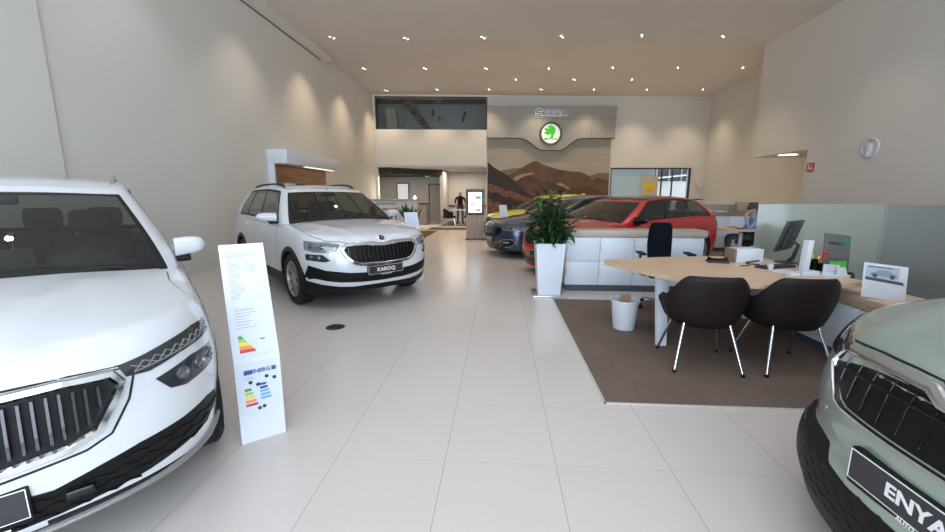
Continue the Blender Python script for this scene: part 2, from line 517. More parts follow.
        for e in bm.edges:
            if e.is_boundary:
                for v in e.verts:
                    if v.tag: continue
                    for wx in s.wheels:
                        d = math.hypot(v.co.x-wx, v.co.z-s.wr)
                        if abs(v.co.y)>s.W*.6 and s.arch*.8 < d < s.arch*1.25 and v.co.z>.12:
                            v.co.x = wx+(v.co.x-wx)*s.arch/d; v.co.z = s.wr+(v.co.z-s.wr)*s.arch/d; v.tag = True
        bm.verts.index_update()
        vs = [v.co.copy() for v in bm.verts]; fs = []; ms = []
        for f in bm.faces:
            fs.append(tuple(v.index for v in f.verts)); c = f.calc_center_median()
            fr = c.x > -s.Lc*.9
            zc = s.zclad if not fr else s.P.get('zcladf', s.zclad)
            ms.append(1 if (clad and c.z < zc) or c.z < s.fz(c.x)+.02 else 0)
        off = len(vs); uv,uf,um = s.up
        vs += uv; fs += [tuple(k+off for k in f) for f in uf]; ms += [m_ if m_!=1 else 1 for m_ in um]
        s.fin('body_shell', vs, fs, [paint, M_blk if not roofmat else M_blk, roofmat or M_gloss], None, None, 50, ms)
        # wheels and wells
        rim = rimmat or M_rim
        for wx in s.wheels:
            for sg in (1,-1):
                b = MB()
                R = s.arch+.005
                n = 20; rows = []
                for k in range(n+1):
                    t = -0.35+ (pi+.7)*k/n
                    rows.append([(wx+R*cos(t), sg*(s.W-.02-.0), max(.12,s.wr+R*sin(t))), (wx+R*cos(t), sg*(s.W-.36), max(.12,s.wr+R*sin(t)))])
                b.grid(rows)
                ctr = [(wx, sg*(s.W-.36), s.wr)]
                vs2 = [r[1] for r in rows]+ctr
                b._add(vs2, [(k,k+1,n+1) for k in range(n)])
                s.mesh('wheel_well', b, M_dark)
                w = s.wheel(wx, sg, rim, brake)
        # floor pan closes the cabin
        b = MB(); b.box((-s.L+.5,-s.W+.37,.28),(-1.0,s.W-.37,.33)); s.mesh('floor_pan', b, M_int)
        if interior: s.interior()
    def wheel(s, wx, sg, rim, brake):
        r = s.wr; w = s.ww; yo = s.W-.008
        b = MB()
        rr = r*.70 if 'rimr' not in s.P else s.P['rimr']
        prof = [(rr,-w+.01),(r-.035,-w),(r-.008,-w+.018),(r,-w+.04),(r,-.04),(r-.008,-.018),(r-.03,-.002),(rr+.02,0),(rr,-.008),(rr-.006,-.02)]
        Mx = Matrix.Translation((wx,yo,r))
        n = 48
        b.lathe(prof, n, Mx, 0, axis='y', cap=False)
        for k in range(64):   # tread grooves as raised blocks
            t = 2*pi*k/64
            b.box((-.009,-w+.03,r-.004),(.009,-.03,r+.003), Mx @ Matrix.Rotation(t,4,'Y'))
        bm = b
        o = s.mesh('wheel', bm, [M_tyre], None, 40, sg<0)
        d = MB()
        d.lathe([(rr-.004,-.012),(rr-.012,-.006),(rr-.022,-.012),(rr-.03,-.05),(rr-.03,-w+.03)], 48, Mx, 0, axis='y', cap=False)
        # five twin spokes
        for k in range(5):
            for off in (-.13,.13):
                t = 2*pi*k/5+.3
                R_ = Mx @ Matrix.Rotation(t,4,'Y')
                a0 = .03*(1 if off>0 else -1); a1 = rr*off*2.2
                vs = []
                for (rad, cx, hw, y0, y1) in ((.05,a0,.02,-.03,-.06),((rr)*.55,(a0+a1)/2,.014,-.016,-.045),(rr-.015,a1,.016,-.014,-.04)):
                    vs += [(cx-hw,y0,rad),(cx+hw,y0,rad),(cx+hw,y1,rad),(cx-hw,y1,rad)]
                fs = [(i*4+j,i*4+(j+1)%4,(i+1)*4+(j+1)%4,(i+1)*4+j) for i in range(2) for j in range(4)]+[(0,3,2,1),(8,9,10,11)]
                d._add(vs, fs, R_)
        d.lathe([(.001,-.012),(.028,-.014),(.034,-.02),(.07,-.03),(.07,-.07)], 24, Mx, 0, axis='y')
        s.mesh('rim', d, [rim], o, 35, sg<0)
        e = MB(); e.lathe([(.001,-.1),(.15,-.1),(.15,-.125),(.05,-.125)], 32, Mx, 0, axis='y')
        e.lathe([(.001,-.16),(rr-.02,-.16)],32,Mx,1,axis='y',cap=False)
        e.lathe([(.001,-.08),(rr-.03,-w+.05)], 32, Mx, 1, axis='y') if False else None
        s.mesh('brake_disc', e, [M_silver, M_dark], o, 35, sg<0)
        return o
    def interior(s):
        xw = s.xgb
        b = MB(); b.box((xw-.62,-.70,.72),(xw-.12,.70,s.ZT(xw,0)-.01), bev=.05, seg=3)
        b.box((xw-.66,.2,.82),(xw-.5,.55,s.ZT(xw,0)+.045), bev=.045, seg=3)
        b.box((xw-.60,-.08,.8),(xw-.56,.16,s.ZT(xw,0)+.09), bev=.01)
        s.mesh('dashboard', b, M_int2)
        xs = xw-1.25
        def seat(x, y, w=.25, name='front_seat'):
            b = MB()
            b.box((x-.2,y-w,.38),(x+.32,y+w,.58), bev=.05, seg=3)
            M_ = RT((x-.2,y,.55), ry=-.25)
            b.box((-.07,-w,-.05),(.07,w,.60), M_, bev=.06, seg=3)
            b.box((-.06,-.13,.61),(.05,.13,.80), M_, bev=.05, seg=3)
            b.tube([(0,.05,.55),(0,.05,.66)],.008,6,M_); b.tube([(0,-.05,.55),(0,-.05,.66)],.008,6,M_)
            s.mesh(name, b, M_int)
        for y in (.36,-.36): seat(xs, y)
        for y in (.42,0,-.42): seat(xs-.85, y, .2, 'rear_seat')
        b = MB(); M_ = RT((xw-.78,.37,.93), ry=-1.15)
        b.tube([(0+.18*cos(t)*0+.18*cos(t), .18*sin(t), 0) for t in [2*pi*k/24 for k in range(24)]], .014, 8, M_, closed=True)
        b.box((-.05,-.06,-.02),(.05,.06,.0), M_, bev=.01); b.box((-.17,-.012,-.01),(.17,.012,0), M_)
        b.tube([(0,0,0),(.0,0,-.18)],.03,8,M_)
        s.mesh('steering_wheel', b, M_int2)
        b = MB(); zr = s.fR(s.xgr-.1)
        b.box((s.xgr+.05,-.11,zr-.14),(s.xgr+.07,.11,zr-.08), bev=.01); b.tube([(s.xgr+.05,0,zr-.09),(s.xgr,0,zr-.02)],.01,6)
        s.mesh('rear_view_mirror', b, M_gloss)
    def mirrors(s, x, z, cap, w=.24, y0=None):
        for sg in (1,-1):
            y0_ = (y0 or s.W*.9)
            b = MB(); rows = []
            # shell: lofted rounded shape from inner to outer
            for i in range(9):
                t = i/8; yy = y0_+.055+w*t
                hz = .064*(1-.35*t**3)*(sin(pi*min(1,.18+.82*(1-t)))**.35 if t>.5 else 1) if t<1 else .012
                hx = .065*(1-.4*t) if t<1 else .01
                zc = z+.02+.015*t
                row = []
                for k in range(16):
                    th = 2*pi*k/16; cx = abs(cos(th))**.7*(1 if cos(th)>0 else -1); cz = abs(sin(th))**.7*(1 if sin(th)>0 else -1)
                    row.append((x - .03*t + hx*cx*(1 if cx>0 else .55), yy, zc + hz*cz))
                row.append(row[0]); rows.append(row)
            b.grid(rows)
            b._add([p for p in rows[0][:16]], [tuple(range(16))]); b._add([p for p in rows[-1][:16]], [tuple(range(16))])
            for f in b.bm.faces:
                if f.calc_center_median().z < z-.025: f.material_index = 1
                elif abs(f.normal.x)>.5 and f.calc_center_median().x < x-.03: f.material_index = 2
            o = s.mesh('wing_mirror', b, [cap, M_blk, M_chrome], None, 60, sg<0)
            a = MB(); a.box((x-.04,y0_-.03,z-.07),(x+.045,y0_+.14,z-.03), bev=.012)
            s.mesh('mirror_arm', a, [M_blk], o, 40, sg<0)
    def rails(s, x0, x1, m, y=None, h=.04):
        for sg in (1,-1):
            b = MB(); P = []
            yy = (y or s.wgr*.9)
            for i in range(17):
                t = i/16; x = lerp(x0,x1,t); zz = s.fR(x)+s.roofc*(1-(yy/s.wgr)**2.6)-s.roofc
                e = smooth01(min(t,1-t)/.09)
                P.append([(x,yy-.012,zz-.02+(h+.0)*e),(x,yy-.010,zz-.0+(h+.005)*e),(x,yy+.010,zz-.0+(h+.005)*e),(x,yy+.014,zz-.02+h*e),(x,yy-.012,zz-.02+h*e)])
            b.grid(P); b._add(P[0][:4],[(0,1,2,3)]); b._add(P[-1][:4],[(0,1,2,3)])
            s.mesh('roof_rail', b, m, None, 40, sg<0)
    def arch_trim(s, m, w=.06, h=.012, lift=.02):
        for wx in s.wheels:
            for ang in (90,):
                pts = []
                R = s.arch+w/2-.012
                for k in range(29):
                    t = -.15+(pi+.3)*k/28; z = s.wr+R*sin(t)
                    if z > .2: pts.append((-(wx+R*cos(t)), z))
                for mir in (False,True): s.trim('wheel_arch_trim', [pts], 90, m, w, h, mirror=mir)
    def plate(s, z, txt=None, sub=None, big=.07, tilt=0., x=None, front=True):
        c,n = s.cast(0,0,z); x0 = (c.x if x is None else x)
        b = MB(); M_ = RT((x0+.008,0,z), ry=tilt) @ Matrix.Rotation(pi/2,4,'Z') @ Matrix.Rotation(pi/2,4,'X')
        # local: X -> +y(car left), Y -> up, Z -> forward
        b.box((-.256,-.07,-.03),(.256,.062,.0), M_, bev=.006, mi=0)
        b.box((-.246,-.048,0),(.246,.054,.003), M_, mi=1)
        for lo,hi in (((-.246,-.05,.0),(.246,-.0475,.0045)),((-.246,.0535,.0),(.246,.056,.0045)),((-.249,-.05,.0),(-.2465,.056,.0045)),((.2465,-.05,.0),(.249,.056,.0045))): b.box(lo,hi,M_,mi=2)
        if txt: add_text(b, txt, big, M_ @ Matrix.Translation((.0,.003,.004)), .0006, 2, bold=.0018, sx=1.12)
        if sub: add_text(b, sub, .020, M_ @ Matrix.Translation((0,-.0605,.001)), .0006, 2, bold=.0004)
        return s.mesh('number_plate', b, [M_blk, M_plate, M_platew], None, 30)
    def badge(s, x, y, r=.042):
        c,n = s.cast('top', x, y)
        q = n.to_track_quat('Z','Y').to_matrix().to_4x4(); M_ = Matrix.Translation(c) @ q
        b = MB(); b.lathe([(.001,.004),(r*.82,.004),(r*.84,.007),(r,.006),(r,-.01)], 28, M_, 0)
        b.lathe([(.001,.0045),(r*.8,.0045)],28,M_,1)
        # winged arrow
        for k in range(3): b.prism([(-r*.55+k*.1*r, r*(.45-.3*k)),(r*.25, r*(.5-.3*k)),(r*.35,r*(.36-.3*k)),(-r*.3+k*.1*r,r*(.25-.3*k))], .0045,.0065, M_, 0)
        b.prism([(r*.2,-r*.6),(r*.45,-r*.6),(r*.45,r*.5),(r*.3,r*.55)], .0045,.0065, M_, 0)
        s.mesh('bonnet_badge', b, [M_chrome, M_gloss], None, 30)
    def inpoly_range(s, poly, sv):
        zs = []
        for i in range(len(poly)):
            a = poly[i-1]; b = poly[i]
            if (a[0]-sv)*(b[0]-sv) < 0: zs.append(a[1]+(b[1]-a[1])*(sv-a[0])/(b[0]-a[0]))
        return (min(zs),max(zs)) if len(zs)>=2 else None
    def grille(s, poly, frame=M_chrome, fw=.03, fh=.02, sp=.06, slat=.016, sh=.014, twin=0, full=True, slatmat=M_gloss, back=M_blk, name='grille', backp=None):
        """poly: right half outline from centre top round to centre bottom (y>=0), mirrored"""
        full_p = poly + [(-a,b) for a,b in poly[::-1] if a>1e-6]
        bp = backp or poly; V,F,N = s.patch('', bp+[(-a,b) for a,b in bp[::-1] if a>1e-6], 0, .001, .012, None, data=True)
        V=list(V);F=list(F); ms=[0]*len(F)
        ks = int(max(p[0] for p in poly)/sp)
        segs = []
        for k in range(-ks,ks+1):
            for o_ in ((-twin,twin) if twin else (0,)):
                sv = k*sp+sp*.5*0+o_+1e-4; r = s.inpoly_range(full_p, sv)
                if r and r[1]-r[0]>.03: segs.append([(sv,r[0]+.022),(sv,r[1]-.014)])
        v2,f2 = s.bead(segs, 0, slat, sh); o_ = len(V); V += v2; F += [tuple(q+o_ for q in f[::-1]) for f in f2]; ms += [1]*len(f2)
        g = s.fin(name, V, F, [back, slatmat], None, None, 30, ms)
        if frame: s.trim('chrome_surround' if frame is M_chrome else 'grille_surround', [full_p], 0, frame, fw, fh, True, g)
        return g

# ------------------------------------------------------------------ the six cars
WIN_SUV = [(.02,.335),(.36,.66),(.685,.86)]
M_lampd = mat('lamp_dark', (.03,.032,.035), .12, coat=1)
M_gap = mat('panel_gap', (.01,.01,.01), .7)
M_drl = mat('lamp_crystal', (.42,.43,.45), .2, metal=.6)
M_proj = mat('lamp_projector', (.20,.21,.22), .15, metal=.7, coat=1)
M_mesh = mat('intake_mesh', (.006,.006,.006), .5, spec=.25)
def S(ang, pts):
    A = radians(ang); return [(-x*sin(A)+y*cos(A), z) for x,y,z in pts]
def both(fn):
    return [fn(False), fn(True)]
def quad_lamp(c, pts, ang, name='headlamp', base=None, rows=0, discs=(), line=True, th=.02, off=.004):
    """lamp unit: dark housing, bright inner outline, projector discs"""
    sp = S(ang, pts)
    for mir in (False, True):
        h = c.patch(name, sp, ang, off, th, [base or M_lampd], res=.02, mirror=mir)
        cx = sum(p[0] for p in sp)/len(sp); cz = sum(p[1] for p in sp)/len(sp)
        ins = [(lerp(p[0],cx,.16), lerp(p[1],cz,.16)) for p in sp]
        if line: c.trim('running_light', [ins], ang, M_drl, .012, off+.004, True, h, mir)
        for (fx,fz,r) in discs:
            p,n = c.cast(ang, fx, fz); b = MB()
            M_ = Matrix.Translation(p+n*(off)) @ n.to_track_quat('Z','Y').to_matrix().to_4x4()
            b.lathe([(r,0),(r,.008),(r*.85,.010),(r*.8,.004),(r*.4,.008),(.001,.012)], 20, M_)
            c.mesh('projector', b, M_proj, h, 40, mir)
    return sp
def zigzag(c, A0, A1, B0, B1, ang, n, w, m, parent, mir, off=.006):
    """crossing bars between an upper line A0-A1 and a lower line B0-B1"""
    P = []
    for i in range(n):
        t0 = i/n; t1 = (i+1)/n
        a = lambda t: (lerp(A0[0],A1[0],t), lerp(A0[1],A1[1],t)); b = lambda t: (lerp(B0[0],B1[0],t), lerp(B0[1],B1[1],t))
        P.append([a(t0),b(t1)]); P.append([b(t0),a(t1)])
    c.trim('crystal_bars', P, ang, m, w, off, parent=parent, mirror=mir)
def common(c, hood, door=(1.27,2.33,3.25), zlo=.42, paint=None, handles=True, tail=True):
    """bonnet, doors, handles, wipers, tail lamps"""
    paint = paint or c.paint
    pts = hood; sm_ = []
    for i in range(len(pts)-1):
        p0=pts[max(0,i-1)]; p1=pts[i]; p2=pts[i+1]; p3=pts[min(len(pts)-1,i+2)]
        for k in range(4):
            t=k/4; sm_.append(tuple(.5*((2*p1[q])+(-p0[q]+p2[q])*t+(2*p0[q]-5*p1[q]+4*p2[q]-p3[q])*t*t+(-p0[q]+3*p1[q]-3*p2[q]+p3[q])*t**3) for q in (0,1)))
    sm_.append(pts[-1]); sm_ = [(x,max(0,y)) for x,y in sm_]
    full = sm_+[(x,-y) for x,y in sm_[::-1] if y>1e-4]
    c.patch('bonnet', full, 'top', .004, .007, [paint], res=.035)
    c.trim('bonnet_gap', [full], 'top', M_gap, .012, .001, True)
    d0,d1,d2 = door
    zt = lambda s: c.ZT(-s, c.W*.93)-.045
    for mir in (False, True):
        for a,b,nm in ((d0,d1,'front_door'),(d1+.006,d2,'rear_door')):
            low = zlo
            if nm == 'rear_door':
                wx = -c.wheels[1]; poly = [(a,low),(min(b,wx-c.arch-.08),low),(wx-c.arch-.045,low+.12),(wx-c.arch*.85-.03,c.wr+c.arch*.62),(b,c.wr+c.arch+.06),(b,zt(b)),((a+b)/2,zt((a+b)/2)),(a,zt(a))]
            else: poly = [(a+.05,low),(b,low),(b,zt(b)),((a+b)/2,zt((a+b)/2)),(a,zt(a))]
            dr = c.patch(nm, poly, 90, .003, .006, [paint], res=.05, mirror=mir)
            c.trim('door_gap', [poly[:]], 90, M_gap, .010, .0015, True, dr, mir)
            if handles:
                hs = b-.16; hz = zt(hs)-.07
                c.trim('door_handle', [[(hs-.10,hz),(hs+.09,hz+.006)]], 90, paint, .03, .035, False, dr, mir)
    if tail:
        for mir in (False, True):
            z0 = c.ZT(-c.L+.1,0)-.16
            A = 155; P3 = [(-c.L+.0,.45,z0-.10),(-c.L+.0,.45,z0+.02),(-c.L+.12,.78,z0+.05),(-c.L+.32,.86,z0+.03),(-c.L+.30,.86,z0-.08),(-c.L+.08,.78,z0-.12)]
            c.patch('tail_lamp', S(A,P3), A, .006, .012, [M_amber], res=.04, mirror=mir)
    # wipers
    b = MB()
    for y0,y1 in ((.55,-.05),(-.12,-.62)):
        b.tube([(c.xgb-.06-.0, y0, c.ZT(c.xgb-.05,0)+.0),(c.xgb-.09-.03,(y0+y1)/2,c.ZT(c.xgb,0)+.028),(c.xgb-.11-.06*abs(y1),y1,c.ZT(c.xgb,0)+.03)],.008,6)
    c.mesh('wiper', b, M_blk)

def kamiq():
    c = Car(dict(ridge=[(.20,.44,-.12,-1.0,.010,.05)], zcladf=.285, wgb=.825,
        E=[(0,.80),(-.3,.865),(-.7,.925),(-1.3,.99),(-2,1.015),(-3.5,1.04),(-4.3,1.01)],
        R=[(-1.8,1.485),(-2.1,1.55),(-2.6,1.575),(-3.2,1.565),(-3.9,1.50)]))
    c.assemble(POSE_K, M_white, 'large white SUV close up, blank plate and grey roof rails', WIN_SUV)
    c.mirrors(-1.40, 1.08, M_white, .175, .755); c.rails(-2.0,-3.7,M_silver)
    c.arch_trim(M_blk, .05, .003)
    common(c, [(-.04,0),(-.047,.23),(-.070,.365),(-.108,.506),(-.145,.585),(-.21,.672),(-.335,.775),(-.45,.822),(-.56,.80),(-.85,.74),(-1.1,.73),(-1.12,.6),(-1.05,.3),(-1.03,0)], (1.35,2.4,3.2))
    # grille
    g = [(0,.808),(.23,.803),(.367,.80),(.504,.790),(.535,.745),(.514,.69),(.454,.585),(.384,.556),(.203,.541),(0,.536)]
    gi = [(0,.775),(.23,.772),(.353,.775),(.475,.762),(.494,.733),(.473,.69),(.42,.607),(.343,.583),(.208,.575),(0,.570)]
    full = lambda p: p+[(-a,b) for a,b in p[::-1] if a>1e-6]
    mid = [((a[0]+b[0])/2,(a[1]+b[1])/2) for a,b in zip(g,gi)]
    gr = c.grille(gi, None, sp=.062, slat=.014, sh=.03, twin=.016, slatmat=M_chromed, backp=mid)
    c.trim('chrome_surround', [full(mid)], 0, M_chrome, .034, .03, True, gr)
    out = [(p[0]*1.02+(.012 if p[0]>.3 else 0), p[1]-(.022 if p[1]<.7 else -.006)) for p in g]
    c.trim('dark_surround', [full(out)], 0, M_gap, .008, .004, True, gr)
    # split lamps
    A = 32
    top = [(-.111,.515,.798),(-.112,.532,.750),(-.150,.60,.742),(-.24,.703,.765),(-.44,.836,.785),(-.49,.835,.842),(-.347,.772,.846),(-.218,.67,.826),(-.151,.585,.808)]
    sp = quad_lamp(c, top, A, line=False, off=.006)
    ll = [o for o in c.root.children if o.name.startswith('headlamp')]
    for mir,h in zip((False,True), ll):
        a0 = S(A,[(-.13,.545,.785)])[0]; a1 = S(A,[(-.46,.83,.828)])[0]; b0 = S(A,[(-.135,.55,.758)])[0]; b1 = S(A,[(-.45,.835,.797)])[0]
        zigzag(c, a0, a1, b0, b1, A, 9, .0045, M_drl, h, mir, .011)
        c.trim('running_light', [[b0,b1]], A, M_drl, .007, .011, parent=h, mirror=mir)
    fog = [(-.143,.62,.702),(-.165,.665,.640),(-.21,.722,.622),(-.406,.845,.640),(-.432,.846,.728),(-.266,.753,.733)]
    d1 = S(A,[(-.3,.78,.685)])[0]; d2 = S(A,[(-.215,.71,.68)])[0]; d3 = S(A,[(-.38,.83,.69)])[0]
    quad_lamp(c, fog, A, 'fog_lamp', discs=[(*d1,.034),(*d2,.028),(*d3,.028)], line=False, off=.003)
    # lower intake and silver skid line
    it = [(0,.445),(.18,.445),(.307,.425),(.44,.455),(.544,.475),(.70,.485),(.80,.50),(.84,.485),(.85,.43),(.79,.365),(.66,.342),(.562,.325),(.3,.308),(0,.303)]
    itf = full(it)
    o = c.patch('lower_intake', itf, 0, .002, .01, [M_mesh], res=.03)
    P = []
    for r in range(4):
        z = .325+.038*r; pts = []
        for k in range(-22,23):
            s_ = k*.038; rr = c.inpoly_range(itf, s_)
            if rr and rr[0]+.008<z+.008<rr[1]-.012: pts.append((s_, z+(.008 if (k+r)%2 else -.008)))
            else:
                if len(pts)>1: P.append(pts)
                pts = []
        if len(pts)>1: P.append(pts)
    c.trim('intake_mesh_bars', P, 0, M_mesh, .007, .008, parent=o)
    c.trim('silver_skid_line', [[(-.85,.325),(-.79,.285),(-.6,.258),(-.3,.246),(0,.243),(.3,.246),(.6,.258),(.79,.285),(.85,.325)]], 0, mat('skid_silver',(.33,.32,.31),.35,metal=.6), .030, .018)
    # radar block
    p,n = c.cast(0,.36,.385); b = MB(); b.box((p.x-.01,.33,.365),(p.x+.022,.41,.40), bev=.008); c.mesh('parking_sensor', b, M_gloss)
    pl = c.plate(.42)
    b = MB(); M_ = RT((.012,0,.42)) @ Matrix.Rotation(pi/2,4,'Z') @ Matrix.Rotation(pi/2,4,'X')
    b.lathe([(.001,.004),(.007,.004),(.007,0)],14, M_ @ Matrix.Translation((.125,-.061,0))); b.box((.14,-.064,0),(.205,-.058,.0025),M_)
    c.mesh('dealer_mark', b, M_platew, pl)
    c.badge(-.10,0,.04)
    return c
def karoq():
    c = Car(dict(L=4.39, W=.92, Lc=.74, wheels=(-.87,-3.51), wr=.345, arch=.385,
        E=[(0,.85),(-.3,.92),(-.7,.975),(-1.3,1.04),(-2,1.06),(-3.5,1.09),(-4.4,1.06)], crown=[(0,.03),(-.2,.05),(-.5,.07),(-1.2,.06),(-2.5,.03),(-4.5,.02)],
        xgb=-1.05,xgr=-1.8,xrb=-4.2,xrr=-4.0,wgb=.865,wgr=.62, ridge=[(.30,.62,-.15,-1.05,.014,.05)],
        R=[(-1.75,1.52),(-2.1,1.585),(-2.6,1.61),(-3.2,1.605),(-4.0,1.55)], zclad=.37, zcladf=.30))
    c.assemble(POSE_Q, M_white, 'white SUV by the left wall with KAROQ on its number plate', WIN_SUV)
    c.mirrors(-1.48, 1.11, M_white); c.rails(-2.0,-3.8,M_blk)
    c.arch_trim(M_blk)
    common(c, [(-.035,0),(-.045,.2),(-.08,.40),(-.13,.52),(-.22,.68),(-.40,.79),(-.55,.81),(-.8,.80),(-1.1,.775),(-1.12,.6),(-1.08,.3),(-1.05,0)], (1.4,2.45,3.3), zlo=.44)
    full = lambda p: p+[(-a,b) for a,b in p[::-1] if a>1e-6]
    gi = [(0,.800),(.06,.805),(.12,.822),(.37,.822),(.46,.815),(.51,.77),(.47,.69),(.40,.622),(.32,.60),(0,.59)]
    g = [(0,.83),(.07,.835),(.13,.85),(.39,.85),(.50,.838),(.555,.775),(.50,.67),(.42,.592),(.34,.57),(0,.556)]
    mid = [((a[0]+b[0])/2,(a[1]+b[1])/2) for a,b in zip(g,gi)]
    gr = c.grille(gi, None, sp=.058, slat=.02, sh=.02, twin=0, slatmat=M_gloss, backp=mid)
    c.trim('chrome_surround', [full(mid)], 0, M_chrome, .042, .022, True, gr)
    A = 35
    hl = [(-.455,.862,.885),(-.42,.875,.780),(-.30,.80,.752),(-.20,.725,.745),(-.115,.60,.762),(-.105,.555,.84),(-.2,.68,.872)]
    d = [(*S(A,[(-.33,.81,.825)])[0],.036),(*S(A,[(-.22,.73,.815)])[0],.030)]
    quad_lamp(c, hl, A, base=mat('lamp_bright',(.16,.17,.185),.15,coat=1), discs=d, off=.005)
    fg = [(-.40,.872,.728),(-.39,.872,.655),(-.18,.71,.632),(-.15,.66,.650),(-.20,.735,.722)]
    quad_lamp(c, fg, A, 'fog_lamp', discs=[(*S(A,[(-.33,.82,.69)])[0],.026),(*S(A,[(-.25,.76,.685)])[0],.022)], line=False, off=.003)
    it = [(0,.475),(.25,.475),(.46,.487),(.62,.515),(.72,.53),(.86,.59),(.875,.50),(.885,.40),(.81,.425),(.70,.395),(.57,.372),(.3,.352),(0,.345)]
    o = c.patch('lower_intake', full(it), 0, .002, .01, [M_mesh], res=.035)
    c.trim('intake_mesh_bars', [[(-.6,.44),(-.3,.425),(0,.42),(.3,.425),(.6,.44)],[(-.5,.40),(0,.385),(.5,.40)]], 0, M_gloss, .01, .008, parent=o)
    lo = [(0,.285),(.35,.295),(.57,.315),(.75,.35),(.87,.39),(.875,.30),(.85,.25),(0,.20)]
    c.patch('lower_bumper', full(lo), 0, .006, .02, [M_blk], res=.05)
    c.trim('front_splitter', [[(-.55,.262),(-.3,.25),(0,.245),(.3,.25),(.55,.262)]], 0, M_gloss, .02, .02)
    c.plate(.495, 'KAROQ', 'AUTO & SERVICE', .066, x=.012)
    c.badge(-.085,0,.045)
    return c
def enyaq():
    c = Car(dict(L=4.65, W=.94, Lc=.80, nc=2.35, wheels=(-.92,-3.66), wr=.37, arch=.41,
        nose=[(0,-.01),(.2,.02),(.36,.015),(.45,-.008),(.6,-.002),(.72,-.02),(.85,-.045),(.94,-.085),(1,-.15)],
        wv=[(0,1.02),(.2,1.065),(.34,1.05),(.42,.975),(.55,.985),(.75,.985),(.88,.96),(.95,.935),(1,.90)],
        E=[(0,.815),(-.3,.875),(-.7,.94),(-1.3,1.02),(-2,1.06),(-3.5,1.08),(-4.6,1.05)], crown=[(0,.07),(-.2,.085),(-.5,.10),(-1.2,.08),(-2.5,.03),(-4.5,.02)],
        zb=[(0,.20),(-.5,.18),(-3.7,.2),(-4.6,.3)], ridge=[(.45,.74,-.1,-1.0,.012,.06)],
        xgb=-1.0,xgr=-1.85,xrb=-4.4,xrr=-4.2,wgb=.88,wgr=.62,
        R=[(-1.8,1.5),(-2.1,1.57),(-2.6,1.61),(-3.2,1.60),(-4.2,1.54)], zclad=.40, zcladf=.43))
    c.assemble(POSE_E, M_green, 'sage green SUV with ENYAQ on its number plate', WIN_SUV)
    c.mirrors(-1.6, 1.08, M_green)
    c.arch_trim(M_blk, .07, .03)
    common(c, [(-.06,0),(-.064,.12),(-.08,.30),(-.115,.48),(-.16,.57),(-.22,.60),(-.34,.70),(-.5,.76),(-.8,.775),(-1.1,.76),(-1.1,.6),(-1.05,.3),(-1.02,0)], (1.45,2.5,3.4))
    full = lambda p: p+[(-a,b) for a,b in p[::-1] if a>1e-6]
    gi = [(0,.825),(.07,.83),(.12,.853),(.21,.855),(.337,.852),(.475,.842),(.515,.782),(.465,.732),(.405,.688),(.356,.676),(.236,.676),(0,.676)]
    gr = c.grille(gi, None, sp=.075, slat=.005, sh=.006, twin=0, slatmat=M_gloss, back=M_mesh, backp=[(a,z+.022 if z>.8 else z) for a,z in gi])
    c.trim('grille_crossbar', [[(-.5,.79),(-.3,.80),(0,.80),(.3,.80),(.5,.79)]], 0, M_blk, .012, .014, parent=gr)
    top = [(-.475,.862),(-.337,.870),(-.21,.872),(-.12,.870),(-.07,.845),(0,.84),(.07,.845),(.12,.870),(.21,.872),(.337,.870),(.475,.862)]
    c.trim('satin_top_bar', [top], 0, M_silver, .030, .018, parent=gr)
    c.trim('chrome_surround', [full([(p[0]+(.008 if p[0]>.3 else 0),p[1]-(.01 if p[1]<.7 else 0)) for p in gi])], 0, M_chrome, .012, .022, True, gr)
    c.trim('dark_surround', [[(-.50,.880),(-.337,.892),(-.21,.894),(-.12,.892),(-.07,.868),(0,.864),(.07,.868),(.12,.892),(.21,.894),(.337,.892),(.50,.880)]], 0, M_gap, .008, .008, parent=gr)
    A = 38
    hl = [(-.12,.545,.800),(-.125,.50,.862),(-.22,.60,.897),(-.315,.70,.914),(-.46,.83,.92),(-.50,.87,.89),(-.40,.84,.84),(-.23,.69,.80)]
    quad_lamp(c, hl, A, off=.004, line=False)
    it = [(0,.43),(.26,.43),(.36,.445),(.42,.50),(.50,.505),(.56,.50),(.66,.45),(.80,.43),(.80,.30),(.5,.25),(0,.24)]
    o = c.patch('lower_intake', full(it), 0, .003, .01, [M_mesh], res=.04)
    P = []
    for r in range(5):
        z = .28+.036*r; P.append([(k*.04, z+(.008 if (k+r)%2 else -.008)) for k in range(-13,14)])
    c.trim('intake_mesh_bars', P, 0, M_mesh, .006, .005, parent=o)
    # black corner wing
    wg = [(.575,.50),(.64,.495),(.74,.49),(.84,.46),(.90,.42),(.93,.3),(.60,.3),(.53,.42)]
    for mir in (False, True): c.patch('corner_wing', wg, 0, .004, .02, [M_blk], res=.03, mirror=mir)
    c.plate(.53, 'ENYAQ', 'AUTO & SERVICE', .064, x=.002)
    for mir in (False, True):
        p,n = c.cast(0,.5,.6); b = MB(); b.lathe([(.012,.0),(.012,.003),(.001,.003)],16,Matrix.Translation(p)@n.to_track_quat('Z','Y').to_matrix().to_4x4()); c.mesh('parking_sensor', b, M_green, None, 40, mir)
    c.badge(-.115,0,.04)
    return c
